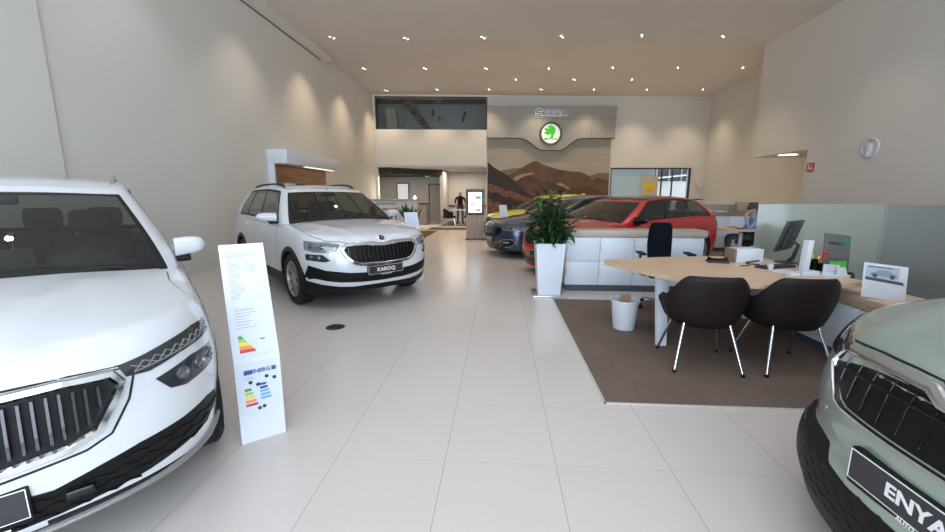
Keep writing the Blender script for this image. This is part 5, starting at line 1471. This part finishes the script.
btl = MB(); btl.lathe([(.001,0),(.024,0),(.025,.10),(.012,.115),(.012,.135),(.001,.136)],16); tag(btl.done('spray_bottle', M_wht, loc=(2.955,4.02,TZ+.10)), 'small white bottle standing in the desk organizer', 'bottle')
for nm,cc,dx,rx_,h_,lb in (('scissors',(.55,.02,.02),.045,.35,.17,'red handled scissors standing in the desk organizer'),('marker',(.65,.55,.02),.005,-.1,.15,'yellow marker in the desk organizer'),('marker',(.65,.60,.05),.028,.25,.13,'yellow marker leaning toward the red scissors')):
    b = MB(); 
    if nm=='marker': b.tube([(0,0,.02),(rx_*.12,0,.02+h_)],.008,8)
    else:
        b.tube([(0,0,.02),(.03,0,.12)],.006,8); b.tube([(.03+.02*cos(t)+.0,.0,.145+.028*sin(t)) for t in [2*pi*q/12 for q in range(12)]],.007,6,closed=True); b.tube([(.065+.02*cos(t),.0,.155+.028*sin(t)) for t in [2*pi*q/12 for q in range(12)]],.007,6,closed=True)
    tag(b.done(nm, mat(nm+str(dx),cc,.4), loc=(3.0+dx,4.0,TZ)), lb, nm)
lf = empty('leaflet_stand', (2.99,3.72,TZ), radians(8), 'white leaflet stand with small cards on the desk edge', 'leaflet stand')
b = MB(); b.box((-.12,-.04,0),(.12,.03,.018)); b.prism([(-.11,.018),(.04,.018),(.04,.105),(-.11,.115)], .0,.004, axis='y'); b.prism([(.0,.018),(.11,.018),(.08,.085),(.0,.09)], -.02,-.016, axis='y'); b.done('rack', M_wht, lf, smooth=0)
b = MB(); 
for k_ in range(4): b.box((-.09,-.001,.045+k_*.016),(.015,.0,.049+k_*.016))
b.done('print', M_ink, lf, smooth=0)
b = MB(); b.box((-.08,-.002,0),(.08,.002,.115), RT((0,0,0),rx=-.1)); tag(b.done('green_card', mat('green_card',(.06,.42,.05),.4), loc=(3.13,3.86,TZ), rz=.1, smooth=0), 'bright green card behind the white leaflet stand', 'card')
ac = empty('acrylic_sign', (3.46,4.30,.608), radians(0), 'grey acrylic notice stand with dark text by the partition', 'sign')
Ma = RT((0,0,0),rx=-.12) @ Matrix(((1,.22,.12,0),(0,1,0,0),(0,0,1,0),(0,0,0,1)))
Ma = RT((0,0,0),radians(8),rx=-.18,ry=.12)
b = MB(); b.box((-.15,-.004,0),(.15,.004,.44), Ma, bev=.002); b.done('panel', mat('acrylic_grey',(.10,.105,.105),.2), ac)
b = MB(); b.box((-.10,-.006,.33),(.04,-.0045,.355), Ma); b.box((-.11,-.006,.26),(-.02,-.0045,.268), Ma); b.box((-.12,-.006,.18),(.06,-.0045,.19), Ma); b.box((-.12,-.006,.14),(.0,-.0045,.147), Ma); b.done('print', M_ink2, ac, smooth=0)
b = MB(); b.prism([(.10+.03*cos(t),.38+.03*sin(t)) for t in [2*pi*q/16 for q in range(16)]], -.006,-.0045, Ma, axis='y'); b.done('emblem', mat('emblem_teal',(.02,.22,.10),.4), ac, smooth=0)
b = MB(); b.box((-.14,-.05,-.008),(.14,.09,.004)); b.done('foot', M_gloss, ac)
b = MB(); b.lathe([(.001,0),(.035,0),(.04,.05),(.035,.09),(.02,.11),(.001,.11)],20); tag(b.done('black_speaker', M_gloss, loc=(3.34,3.98,.608)), 'small black speaker beside the grey acrylic sign', 'speaker')
# brochure frame on the sideboard
bf = empty('brochure_stand', (3.10,3.36,.608), radians(-14), 'white A4 brochure with a car picture on the sideboard', 'brochure stand')
Mb = RT((0,0,0),rx=-.28,ry=.10)
b = MB(); b.box((-.145,-.003,0),(.145,.003,.285), Mb, bev=.001); b.done('sheet', M_wht, bf)
b = MB(); b.prism([(-.13,.17),(.12,.155),(.12,.145),(.13,.13),(-.13,.145)], -.0045,-.003, Mb, axis='y', mi=1); b.box((-.13,-.0042,.165),(.09,-.003,.265), Mb, mi=0)
b.prism([(-.105,.185),(-.10,.205),(-.07,.215),(-.045,.235),(.02,.235),(.05,.215),(.075,.205),(.08,.185)], -.006,-.004, Mb, axis='y', mi=2)
for xx in (-.07,.045): b.prism([(xx+.017*cos(t),.186+.017*sin(t)) for t in [2*pi*q/12 for q in range(12)]], -.0075,-.0055, Mb, axis='y', mi=1)
b.box((-.12,-.0055,.252),(.05,-.004,.260), Mb, mi=1)
for k_ in range(4): b.box((-.12,-.0042,.105-k_*.022),(.0+.04*(k_%2),-.003,.109-k_*.022), Mb, mi=3)
b.done('print', [mat('print_sky',(.42,.48,.58),.5), mat('print_dark',(.06,.07,.09),.5), mat('print_car',(.25,.30,.38),.4), mat('print_text',(.45,.47,.5),.5)], bf, smooth=0)
b = MB(); b.box((-.01,.0,.0),(.01,.10,.004)); b.tube([(0,.10,.003),(0,.045,.16)],.003,6); b.done('support', M_silver, bf)

# ------------------------------------------------------------------ standing information boards
def info_stand(loc, rz, label, full=True):
    r = empty('information_stand', loc, rz, label, 'information board')
    W2 = .118
    prof = [(0,0),(-.015,.50),(.25,1.15)]   # (back offset, height): lower face upright, upper face leaning back
    b = MB()
    vs = []
    for (y,z) in prof: vs += [(-W2,y,z),(W2,y,z),(W2,y+.008,z-.001),(-W2,y+.008,z-.001)]
    fs = [(0,3,2,1),(8,9,10,11)]
    for i in range(2):
        for k_ in range(4): fs.append((i*4+k_,i*4+(k_+1)%4,(i+1)*4+(k_+1)%4,(i+1)*4+k_))
    b._add(vs, fs); b.box((-W2,0,0),(W2,.30,.006)); b.done('board', M_wht, r, smooth=0)
    def face(i):  # frame on the lower / upper face: x right, y up the board, z out
        a = Vector((0,prof[i][0],prof[i][1])); c = Vector((0,prof[i+1][0],prof[i+1][1])); u = (c-a).normalized(); n = Vector((1,0,0)).cross(u)
        return Matrix(((1,0,n.x,a.x),(0,u.y,n.y,a.y),(0,u.z,n.z,a.z),(0,0,0,1)))
    U = face(1)
    hs = .685
    b = MB(); b.box((-.108,.02,.0),(.108,.325,.002), U, mi=0); b.box((-.108,.345,.0),(.108,.665,.002), U, mi=0)
    if full:
        random.seed(2)
        for k_ in range(3): b.box((-.09,.640-k_*.012,.002),(-.09+.16*random.uniform(.6,1),.644-k_*.012,.0025), U, mi=1)
        for k_ in range(17): b.box((-.085,.59-k_*.0135,.002),(-.085+random.uniform(.03,.075),.594-k_*.0135,.0025), U, mi=1)
        for k_ in range(6): b.box((.0,.59-k_*.012,.002),(.0+random.uniform(.04,.085),.5935-k_*.012,.0025), U, mi=1)
        b.box((.03,.43,.002),(.10,.432,.0025), U, mi=1); b.box((-.085,.365,.002),(.095,.367,.0025), U, mi=1)
        for k_ in range(7): b.box((-.08,.300-k_*.017,.002),(-.08+random.uniform(.05,.15),.304-k_*.017,.0025), U, mi=1)
        b.box((-.09,.31,.002),(.09,.3115,.0025),U,mi=1); b.box((-.09,.036,.002),(.09,.0375,.0025),U,mi=1)
        for k_,(mi,w_) in enumerate(((2,.028),(3,.042),(4,.056),(5,.07),(6,.084))):
            z = .155-k_*.020; b.prism([(-.08,z),(-.08+w_-.012,z),(-.08+w_,z-.0195),(-.08,z-.0195)], .002,.0028, U, mi=mi)
        b.box((.03,.118,.002),(.055,.124,.003), U, mi=7)
    else:
        for k_ in range(14): b.box((-.085,.6-k_*.03,.002),(-.085+random.uniform(.06,.16),.604-k_*.03,.0025), U, mi=1)
    Lw = face(0)
    b.box((-.10,.165,.0),(.10,.465,.002), Lw, mi=0)
    if full:
        b.box((-.075,.425,.002),(-.035,.452,.003), Lw, mi=8); add_text(b, 'ENERG', .032, Lw @ Matrix.Translation((.012,.4385,.003)), .0004, 8, bold=.0012); b.box((.068,.427,.002),(.092,.452,.003), Lw, mi=8)
        for k_,mi in enumerate((2,3,4,5,6)): 
            z = .325-k_*.024; b.prism([(-.078,z),(-.048+k_*.007,z),(-.040+k_*.007,z+.008),(-.048+k_*.007,z+.016),(-.078,z+.016)], .002,.003, Lw, mi=mi)
        for k_ in range(5):
            z = .345-k_*.022; b.prism([(.0,z),(.03+k_*.006,z),(.038+k_*.006,z+.007),(.03+k_*.006,z+.015),(.0,z+.015)], .002,.003, Lw, mi=9 if k_>1 else 8)
        for (x_,z_) in ((-.045,.375),(-.008,.355),(.04,.395),(.08,.378),(-.01,.205),(.015,.21)): b.prism([(x_+.011*cos(t),z_+.011*sin(t)) for t in [2*pi*q/12 for q in range(12)]], .002,.003, Lw, mi=7)
        b.box((-.078,.405,.002),(-.03,.408,.003),Lw,mi=1); b.box((-.078,.396,.002),(-.02,.398,.003),Lw,mi=1)
    b.done('printed_sheet', [M_paper, M_ink, mat('label_green',(.05,.30,.08),.5), mat('label_lime',(.38,.50,.08),.5), mat('label_yellow',(.75,.62,.05),.5), mat('label_orange',(.75,.28,.08),.5), mat('label_red',(.55,.05,.05),.5), M_ink2, mat('label_blue',(.03,.08,.30),.5), mat('label_sky',(.15,.40,.65),.5)], r, smooth=0)
    return r
info_stand((-1.395,2.10,0), radians(39), 'white bent information board with an energy label by the big white car')
info_stand((-1.40,6.60,0), radians(30), 'white information board behind the KAROQ car', False)
info_stand((.17,11.75,0), radians(20), 'white information board between the blue and yellow cars', False)
b = MB(); b.lathe([(.001,.004),(.075,.004),(.085,.006),(.10,.004),(.104,0)],32); b.lathe([(.03,.0065),(.06,.0065),(.06,.0055),(.03,.0055)],24)
tag(b.done('floor_socket', mat('drain_bronze',(.10,.085,.07),.35,metal=.7), loc=(-1.8,4.13,0)), 'round bronze floor socket set in the tiles before the KAROQ car', 'floor socket')

# ------------------------------------------------------------------ wall devices
fs_ = empty('fire_sign', (7.64,10.68,2.12), 0, 'small red fire equipment sign on the right wall edge', 'sign')
b = MB(); b.box((-.02,-.10,-.10),(.005,.10,.10)); b.done('panel', mat('sign_red',(.55,.03,.02),.4), fs_, smooth=0)
b = MB(); b.box((-.023,-.075,-.07),(-.02,-.01,.0)); b.box((-.023,.02,-.07),(-.02,.07,.07)); b.box((-.023,-.06,.03),(-.02,-.02,.07)); b.done('pictogram', M_wht, fs_, smooth=0)
wd = empty('wall_device', (7.65,9.12,2.40), 0, 'white ring shaped device high on the right wall', 'wall device')
Mw = Matrix.Rotation(-pi/2,4,'Y')
b = MB(); b.lathe([(.17,0),(.20,0),(.205,.02),(.195,.035),(.175,.035),(.165,.02),(.17,0)],40,Mw,cap=False); b.done('ring', M_wht, wd)
b = MB(); b.box((-.07,-.05,-.15),(0,.05,.08), bev=.012); b.box((-.09,-.03,-.18),(-.03,.03,-.08), bev=.01); b.done('detector_box', M_wht, wd)
b = MB(); b.lathe([(.001,.012),(.165,.012),(.165,0)],32,Mw); b.done('back_disc', W_wall, wd)
b = MB(); b.box((0,-.06,0),(.16,0,.22), bev=.01); tag(b.done('wall_thermostat', M_wht, loc=(9.0,19.43,1.75), rz=AB), 'small white thermostat on the back wall corner', 'thermostat')

# ------------------------------------------------------------------ seated salesman's corner
ct = empty('cabinet', (5.3,10.75,.008), 0, 'white cabinet with a brown wood top behind the seated man', 'cabinet')
b = MB(); b.box((0,0,.08),(2.3,.42,.90)); b.done('carcass', M_lam, ct, smooth=0)
b = MB(); b.box((-.02,-.03,.90),(2.32,.44,1.0)); b.done('top', wood('dark_oak_top',(.20,.155,.12),(.28,.22,.17),(1,9,9)), ct, smooth=0)
b = MB(); b.box((0,.01,0),(2.3,.4,.08)); b.done('plinth', M_plinth, ct, smooth=0)
for i in range(4): b = MB(); b.box((i*.575+.005,-.018,.09),(i*.575+.57,-.001,.895), bev=.002); b.done('door', M_lam, ct)
b = MB(); b.box((0,0,0),(.24,.16,.25), bev=.01); tag(b.done('cardboard_box', mat('beige_box',(.36,.29,.22),.7), loc=(6.12,10.85,1.012)), 'beige box on the cabinet behind the seated man', 'box')
b = MB(); b.box((0,0,0),(.20,.03,.24), RT((0,0,0),rx=-.1)); b.box((.03,-.004,.03),(.17,0,.21), RT((0,0,0),rx=-.1), mi=1); tag(b.done('picture_frame', [M_blk, mat('frame_print',(.25,.22,.18),.5)], loc=(6.42,10.85,1.012), smooth=0), 'dark picture frame on the cabinet beside the beige box', 'picture frame')
b = MB()
for k_ in range(2): b.box((0,0,k_*.012),(.30,.21,k_*.012+.01), RT((0,0,0),.1*k_))
tag(b.done('document_tray', M_wht, loc=(5.9-.35,10.8,1.01), smooth=0), 'white papers lying on the brown topped cabinet', 'paper')
fd = empty('round_table', (5.2,9.0,.008), 0, 'oval oak table at which the seated man sits', 'table')
b = MB(); b.prism([(.5*cos(t),.36*sin(t)) for t in [2*pi*q/40 for q in range(40)]], .68,.72); b.done('tabletop', M_oak, fd, smooth=0)
b = MB(); b.tube([(0,0,.02),(0,0,.68)],.04,12); b.lathe([(.001,0),(.26,0),(.26,.015),(.04,.03)],28); b.done('pedestal', M_lam, fd)
b = MB(); b.box((-.09,-.06,0),(.09,.06,.015), bev=.004); tag(b.done('tablet_computer', M_gloss, loc=(5.15,8.95,.7285), rz=.3), 'black tablet lying on the oval oak table', 'tablet')

# ------------------------------------------------------------------ people
M_skin = mat('skin', (.50,.27,.19), .55); M_hair = mat('hair_brown', (.06,.04,.03), .7); M_hairw = mat('hair_pale', (.45,.33,.25), .6)
def person(name, loc, rz, J, E, label, mats, regions, hair=None, head_tilt=0., bald=False, cls='person'):
    """J: joint -> (x,y,z,r); E: edges; regions: (joint pair) -> material index; grown as one continuous skin"""
    r = empty(name, loc, rz, label, 'person')
    names = list(J); me = bpy.data.meshes.new('body')
    me.from_pydata([J[n][:3] for n in names], [(names.index(a),names.index(c)) for a,c in E], [])
    o = bpy.data.objects.new('body', me); COL.objects.link(o)
    md = o.modifiers.new('s','SKIN'); md.use_smooth_shade = True
    for i,n in enumerate(names):
        rr = J[n][3]; rr = rr if isinstance(rr,tuple) else (rr,rr); me.skin_vertices[0].data[i].radius = rr
        me.skin_vertices[0].data[i].use_root = (n=='pelvis')
    md2 = o.modifiers.new('u','SUBSURF'); md2.levels = 2
    bpy.context.view_layer.update(); dg = bpy.context.evaluated_depsgraph_get()
    m2 = bpy.data.meshes.new_from_object(o.evaluated_get(dg)); bpy.data.objects.remove(o)
    bm = bmesh.new(); bm.from_mesh(m2); bpy.data.meshes.remove(m2)
    # head
    hd = Vector(J['head'][:3]); hu = (hd-Vector(J['neck'][:3])).normalized(); fwd = Vector((0,1,0)); 
    if 'look' in J: fwd = Vector(J['look'][:3]).normalized()
    xx = fwd.cross(hu).normalized(); fw_ = hu.cross(xx).normalized()
    MH = Matrix(((xx.x,fw_.x,hu.x,hd.x),(xx.y,fw_.y,hu.y,hd.y),(xx.z,fw_.z,hu.z,hd.z),(0,0,0,1)))
    hb = MB()
    P = []
    for i in range(17):
        ph_ = pi*i/16; z = -cos(ph_)*.118; row = []
        for k_ in range(25):
            t = 2*pi*k_/24; rx_ = .076*sin(ph_); ry_ = .095*sin(ph_)
            if z < -.02: rx_ *= 1-.25*((-z-.02)/.1); ry_ *= 1-.12*((-z-.02)/.1)
            x = rx_*cos(t); y = ry_*sin(t)
            if y>0 and abs(x)<.022 and -.035<z<.03: y += .020*(1-abs(x)/.022)*(1-abs(z+.015)/.045 if abs(z+.015)<.045 else 0)
            if y>0 and .005<z<.03 and .015<abs(x)<.05: y -= .008
            if y>0 and -.075<z<-.045 and abs(x)<.03: y += .006
            row.append((x,y,z+.01))
        P.append(row)
    hb.grid(P, M=MH)
    for sg in (-1,1): hb.ball((sg*.078,-.005,.0), .03, MH, n=6, sc=(.35,.7,1.1))
    n0 = len(bm.verts); hb.bm.verts.index_update()
    vm = [bm.verts.new(v.co) for v in hb.bm.verts]
    hf = []
    for f in hb.bm.faces:
        try: nf = bm.faces.new([vm[v.index] for v in f.verts]); hf.append(nf)
        except ValueError: pass
    hb.bm.free()
    bmesh.ops.recalc_face_normals(bm, faces=bm.faces)
    hs = set(hf)
    for f in bm.faces:
        f.smooth = True
        if f in hs: f.material_index = 0; continue
        c = f.calc_center_median(); best = None
        for (a,b_),mi in regions.items():
            A = Vector(J[a][:3]); B = Vector(J[b_][:3]); d = B-A; t = max(0,min(1,(c-A).dot(d)/max(1e-9,d.length_squared))); dist = (c-(A+d*t)).length - (J[a][3] if not isinstance(J[a][3],tuple) else J[a][3][0])*.4
            if best is None or dist < best[0]: best = (dist, mi)
        f.material_index = best[1]
    m3 = bpy.data.meshes.new('body'); bm.to_mesh(m3); bm.free()
    link('body', m3, mats, r, 180)
    if hair is not None:
        b = MB(); P = []
        for i in range(10):
            ph_ = pi*.5+pi*.5*i/9; z = -cos(ph_)*.124; row=[]
            for k_ in range(25):
                t = 2*pi*k_/24; x = .083*sin(ph_)*cos(t); y = .101*sin(ph_)*sin(t)-.004
                zz = z+.012
                if i==0: zz = -.03 if y<.02 else .055+.0*y
                row.append((x,y,zz))
            P.append(row)
        b.grid(P, M=MH); b.done('hair', hair, r, smooth=180)
    # facial features
    b = MB()
    for sg in (-1,1): b.ball((sg*.03,.083,.018), .010, MH, n=6)
    b.ball((0,.089,-.052), .02, MH, 1, n=6, sc=(1,.3,.22)); b.done('face_features', [M_ink2, mat('lips',(.35,.12,.10),.5)], r, smooth=180)
    return r
def arm(J, E, s, sh, el, wr, dirv, palm=.026, curl=.5):
    J['sh'+s] = (*sh,.058); J['el'+s] = (*el,.043); J['wr'+s] = (*wr,.028)
    W = Vector(wr); d = Vector(dirv).normalized(); side = d.cross(Vector((0,0,1))); side = side.normalized() if side.length>.1 else Vector((1,0,0)); dn = side.cross(d)
    J['pa'+s] = (*(W+d*.06),(.038,.018)); E += [('chest','sh'+s),('sh'+s,'el'+s),('el'+s,'wr'+s),('wr'+s,'pa'+s)]
    for i,(o_,L) in enumerate(((-.028,.065),(-.010,.078),(.010,.074),(.026,.056))):
        b0 = W+d*.092+side*o_; b1 = b0+d*L*.55-dn*L*.2*curl; b2 = b1+d*L*.4*(1-curl*.5)-dn*L*.4*curl
        for k_,p in enumerate((b0,b1,b2)): J['f%d%d'%(i,k_)+s] = (*p,.0085)
        E += [('pa'+s,'f%d0'%i+s),('f%d0'%i+s,'f%d1'%i+s),('f%d1'%i+s,'f%d2'%i+s)]
    t0 = W+d*.045-side*.036; t1 = t0+d*.035-side*.018-dn*.01; J['t0'+s]=(*t0,.010); J['t1'+s]=(*t1,.009); E += [('pa'+s,'t0'+s),('t0'+s,'t1'+s)]
def regs(E, skin_j, leg_j, top=1, leg=2, shoe=3, forearm=False):
    R = {}
    for a,c in E:
        if any(k_ in ('wr','pa','f0','f1','f2','f3','t0','t1') for k_ in (a[:2],)) or a=='neck': R[(a,c)] = 0
        elif a[:2]=='el': R[(a,c)] = 0 if forearm else top
        elif a[:2]=='an': R[(a,c)] = shoe
        elif a[:2] in ('hi','kn') : R[(a,c)] = leg
        elif a=='pelvis' and c[:2]=='hi': R[(a,c)] = leg
        else: R[(a,c)] = top
    return R
M_shirtb = mat('shirt_blue', (.22,.30,.52), .8); M_trsg = mat('trousers_grey', (.07,.075,.09), .85); M_black = mat('cloth_black', (.012,.012,.016), .85); M_shoe = mat('shoe_black', (.01,.01,.01), .4)
# seated man in a blue shirt, hand with phone at his face
ch2 = empty('armchair', (5.52,9.12,.008), radians(80), 'dark brown tub chair under the seated man', 'chair')
b = MB(); b.box((-.25,-.24,.34),(.25,.26,.45), bev=.04, seg=3); b.done('seat', M_chair, ch2)
b = MB(); P=[]
for i in range(25):
    a=lerp(-.95,.95,i/24)*pi*.62; h_=.80-.16*smooth01(abs(a)/(pi*.55)); P.append([(sin(a)*.29,-cos(a)*.27,.36),(sin(a)*.31,-cos(a)*.29,h_),(sin(a)*.27,-cos(a)*.25,h_),(sin(a)*.25,-cos(a)*.23,.36)])
b.grid(P); b._add(P[0],[(0,1,2,3)]); b._add(P[-1],[(0,1,2,3)]); b.done('backrest', M_chair, ch2)
for sx_,sy_ in ((-1,-1),(1,-1),(-1,1),(1,1)): b = MB(); b.tube([(sx_*.18,sy_*.16,.35),(sx_*.24,sy_*.23,0)],.011,8); b.done('leg', M_chrome, ch2)
J = {'pelvis':(0,.0,.53,(.13,.11)),'spine':(0,-.03,.68,(.125,.10)),'chest':(0,-.02,.86,(.145,.105)),'neck':(0,.01,1.0,.055),'head':(0,.04,1.12,.05),
     'hiL':(-.10,.05,.52,.085),'knL':(-.13,.46,.54,.06),'anL':(-.14,.52,.10,.042),'toL':(-.15,.68,.045,.035),
     'hiR':(.10,.05,.52,.085),'knR':(.13,.44,.54,.06),'anR':(.10,.40,.10,.042),'toR':(.10,.56,.045,.035)}
J['look'] = (-.25,1,0,0)
E = [('pelvis','spine'),('spine','chest'),('chest','neck'),('neck','head'),('pelvis','hiL'),('hiL','knL'),('knL','anL'),('anL','toL'),('pelvis','hiR'),('hiR','knR'),('knR','anR'),('anR','toR')]
arm(J,E,'L',(-.18,-.02,.90),(-.26,.16,.72),(-.12,.20,.96),(.3,-.35,.9),curl=.6); arm(J,E,'R',(.18,-.02,.90),(.24,.10,.66),(.10,.34,.74),(-.4,.9,0),curl=.3)
J2 = dict(J); look = J2.pop('look')
def person2(name, loc, rz, J, E, *a, **k):
    lk = J.pop('look', None); J = dict(J)
    class D(dict): pass
    names = {k_:v for k_,v in J.items()}
    return person(name, loc, rz, JJ(names, lk), E, *a, **k)
class JJ(dict):
    def __init__(s, d, lk): super().__init__(d); s.lk = lk
    def __contains__(s, k): return (k=='look' and s.lk is not None) or dict.__contains__(s,k)
    def __getitem__(s, k): return s.lk if k=='look' else dict.__getitem__(s,k)
person2('person', (5.50,9.12,.0), radians(80), J, E, 'man in a blue shirt seated at the oval table, hand at his face', [M_skin, M_shirtb, M_trsg, M_shoe], regs(E,0,0), M_hair)
# man in black leaning over the round table in the back room
rt_ = empty('round_table', (-1.88,19.55,.008), 0, 'white round meeting table in the back room', 'table')
b = MB(); b.lathe([(.001,.70),(.42,.70),(.42,.73),(.001,.73)],36); b.done('tabletop', M_lam, rt_); b = MB(); b.tube([(0,0,.02),(0,0,.70)],.04,12); b.lathe([(.001,0),(.25,0),(.25,.015),(.04,.03)],28); b.done('pedestal', M_lam, rt_)
J = {'pelvis':(0,.0,.92,(.14,.11)),'spine':(0,.04,1.06,(.135,.11)),'chest':(0,.17,1.27,(.165,.12)),'neck':(0,.27,1.41,.055),'head':(0,.34,1.50,.05),
     'hiL':(-.10,-.0,.88,.09),'knL':(-.12,.03,.48,.062),'anL':(-.13,-.02,.09,.045),'toL':(-.15,.14,.045,.038),
     'hiR':(.10,-.0,.88,.09),'knR':(.12,.03,.48,.062),'anR':(.13,-.02,.09,.045),'toR':(.15,.14,.045,.038)}
J['look'] = (0,.8,-.6,0)
E = [('pelvis','spine'),('spine','chest'),('chest','neck'),('neck','head'),('pelvis','hiL'),('hiL','knL'),('knL','anL'),('anL','toL'),('pelvis','hiR'),('hiR','knR'),('knR','anR'),('anR','toR')]
arm(J,E,'L',(-.20,.19,1.30),(-.27,.32,1.04),(-.20,.46,.80),(.1,.8,-.15),curl=.2); arm(J,E,'R',(.20,.19,1.30),(.27,.32,1.04),(.20,.46,.80),(-.1,.8,-.15),curl=.2)
person2('person', (-2.0,20.32,.0), radians(188), J, E, 'man in black leaning over the white round table in the back room', [M_skin, M_black, M_trsg, M_shoe], regs(E,0,0,forearm=True), None)
# person in dark clothes stooping behind the red car
J = {'pelvis':(0,.0,.90,(.14,.11)),'spine':(0,.10,1.03,(.135,.11)),'chest':(0,.30,1.17,(.165,.12)),'neck':(0,.45,1.25,.055),'head':(0,.55,1.27,.05),
     'hiL':(-.10,-.0,.86,.09),'knL':(-.12,.05,.47,.062),'anL':(-.13,-.02,.09,.045),'toL':(-.15,.14,.045,.038),
     'hiR':(.10,-.0,.86,.09),'knR':(.12,.05,.47,.062),'anR':(.13,-.02,.09,.045),'toR':(.15,.14,.045,.038)}
J['look'] = (0,.5,-.85,0)
E = [('pelvis','spine'),('spine','chest'),('chest','neck'),('neck','head'),('pelvis','hiL'),('hiL','knL'),('knL','anL'),('anL','toL'),('pelvis','hiR'),('hiR','knR'),('knR','anR'),('anR','toR')]
arm(J,E,'L',(-.20,.30,1.18),(-.26,.42,.92),(-.20,.56,.72),(.1,.6,-.6),curl=.4); arm(J,E,'R',(.20,.30,1.18),(.26,.42,.92),(.20,.56,.72),(-.1,.6,-.6),curl=.4)
for k_ in list(J):
    if k_!='look' and k_[:2] not in ('an','to','kn'): v = J[k_]; J[k_] = (v[0],v[1],v[2]+ .12*min(1,max(0,(v[2]-.5)/.4)), v[3])
person2('person', (3.9,16.5,.0), radians(75), J, E, 'person in dark clothes stooping behind the red car', [M_skin, M_black, M_trsg, M_shoe], regs(E,0,0,forearm=True), M_hairw)
# tub chairs in the back room
for i,(x,y,rz_,lb) in enumerate(((-2.42,19.2,radians(-60),'dark tub chair left of the white round meeting table'),(-1.36,19.05,radians(35),'dark tub chair right of the white round meeting table'))):
    c_ = copy_tree(ch2); c_.location = (x,y,.008); c_.rotation_euler = (0,0,rz_); c_['label'] = lb; c_.name = 'armchair'
# reception
rc = empty('reception_counter', (-5.55,17.0,0), 0, 'white reception counter with an oak ledge behind the KAROQ car', 'counter')
b = MB(); b.box((.02,0,0),(1.98,.55,1.20)); b.done('front', M_lam, rc, smooth=0); b = MB(); b.box((0,-.06,1.20),(2.03,.5,1.27)); b.done('ledge', M_oakt, rc, smooth=0)
b = MB(); b.box((.02,-.004,1.05),(1.1,0,1.08)); b.done('shadow_line', M_ink2, rc, smooth=0)
c3 = empty('cabinet', (-4.1,19.3,0), 0, 'taupe cabinet with a dark top behind the reception counter', 'cabinet')
b = MB(); b.box((0,0,0),(.55,.9,1.0)); b.done('carcass', mat('taupe_cabinet',(.22,.19,.165),.5), c3, smooth=0); b = MB(); b.box((-.02,-.02,1.0),(.57,.92,1.04)); b.done('top', M_blk, c3, smooth=0)
b = MB(); b.lathe([(.001,0),(.05,0),(.06,.05),(.04,.11),(.02,.14),(.001,.15)],18); tag(b.done('table_lamp', mat('lamp_glow',(1,.95,.85),.4,emit=(1,.9,.75),estr=3), loc=(-3.62,17.1,1.27)), 'small glowing lamp on the end of the reception counter', 'lamp')
# low wooden table and black chair near the reception plant
lt = empty('side_table', (-3.52,12.3,.008), 0, 'low wooden side table beside the reception plant', 'table')
b = MB(); b.box((-.28,-.28,.98),(.28,.28,1.03), bev=.005); b.done('tabletop', M_walnut, lt)
for sx_,sy_ in ((-1,-1),(1,-1),(-1,1),(1,1)): b = MB(); b.box((sx_*.24-.02,sy_*.24-.02,0),(sx_*.24+.02,sy_*.24+.02,.98)); b.done('leg', M_walnut, lt, smooth=0)
oc2 = copy_tree(oc); oc2.location = (-4.05,13.3,.008); oc2.rotation_euler = (0,0,radians(-30)); oc2['label'] = 'black swivel chair before the reception counter, mostly hidden by the KAROQ car'
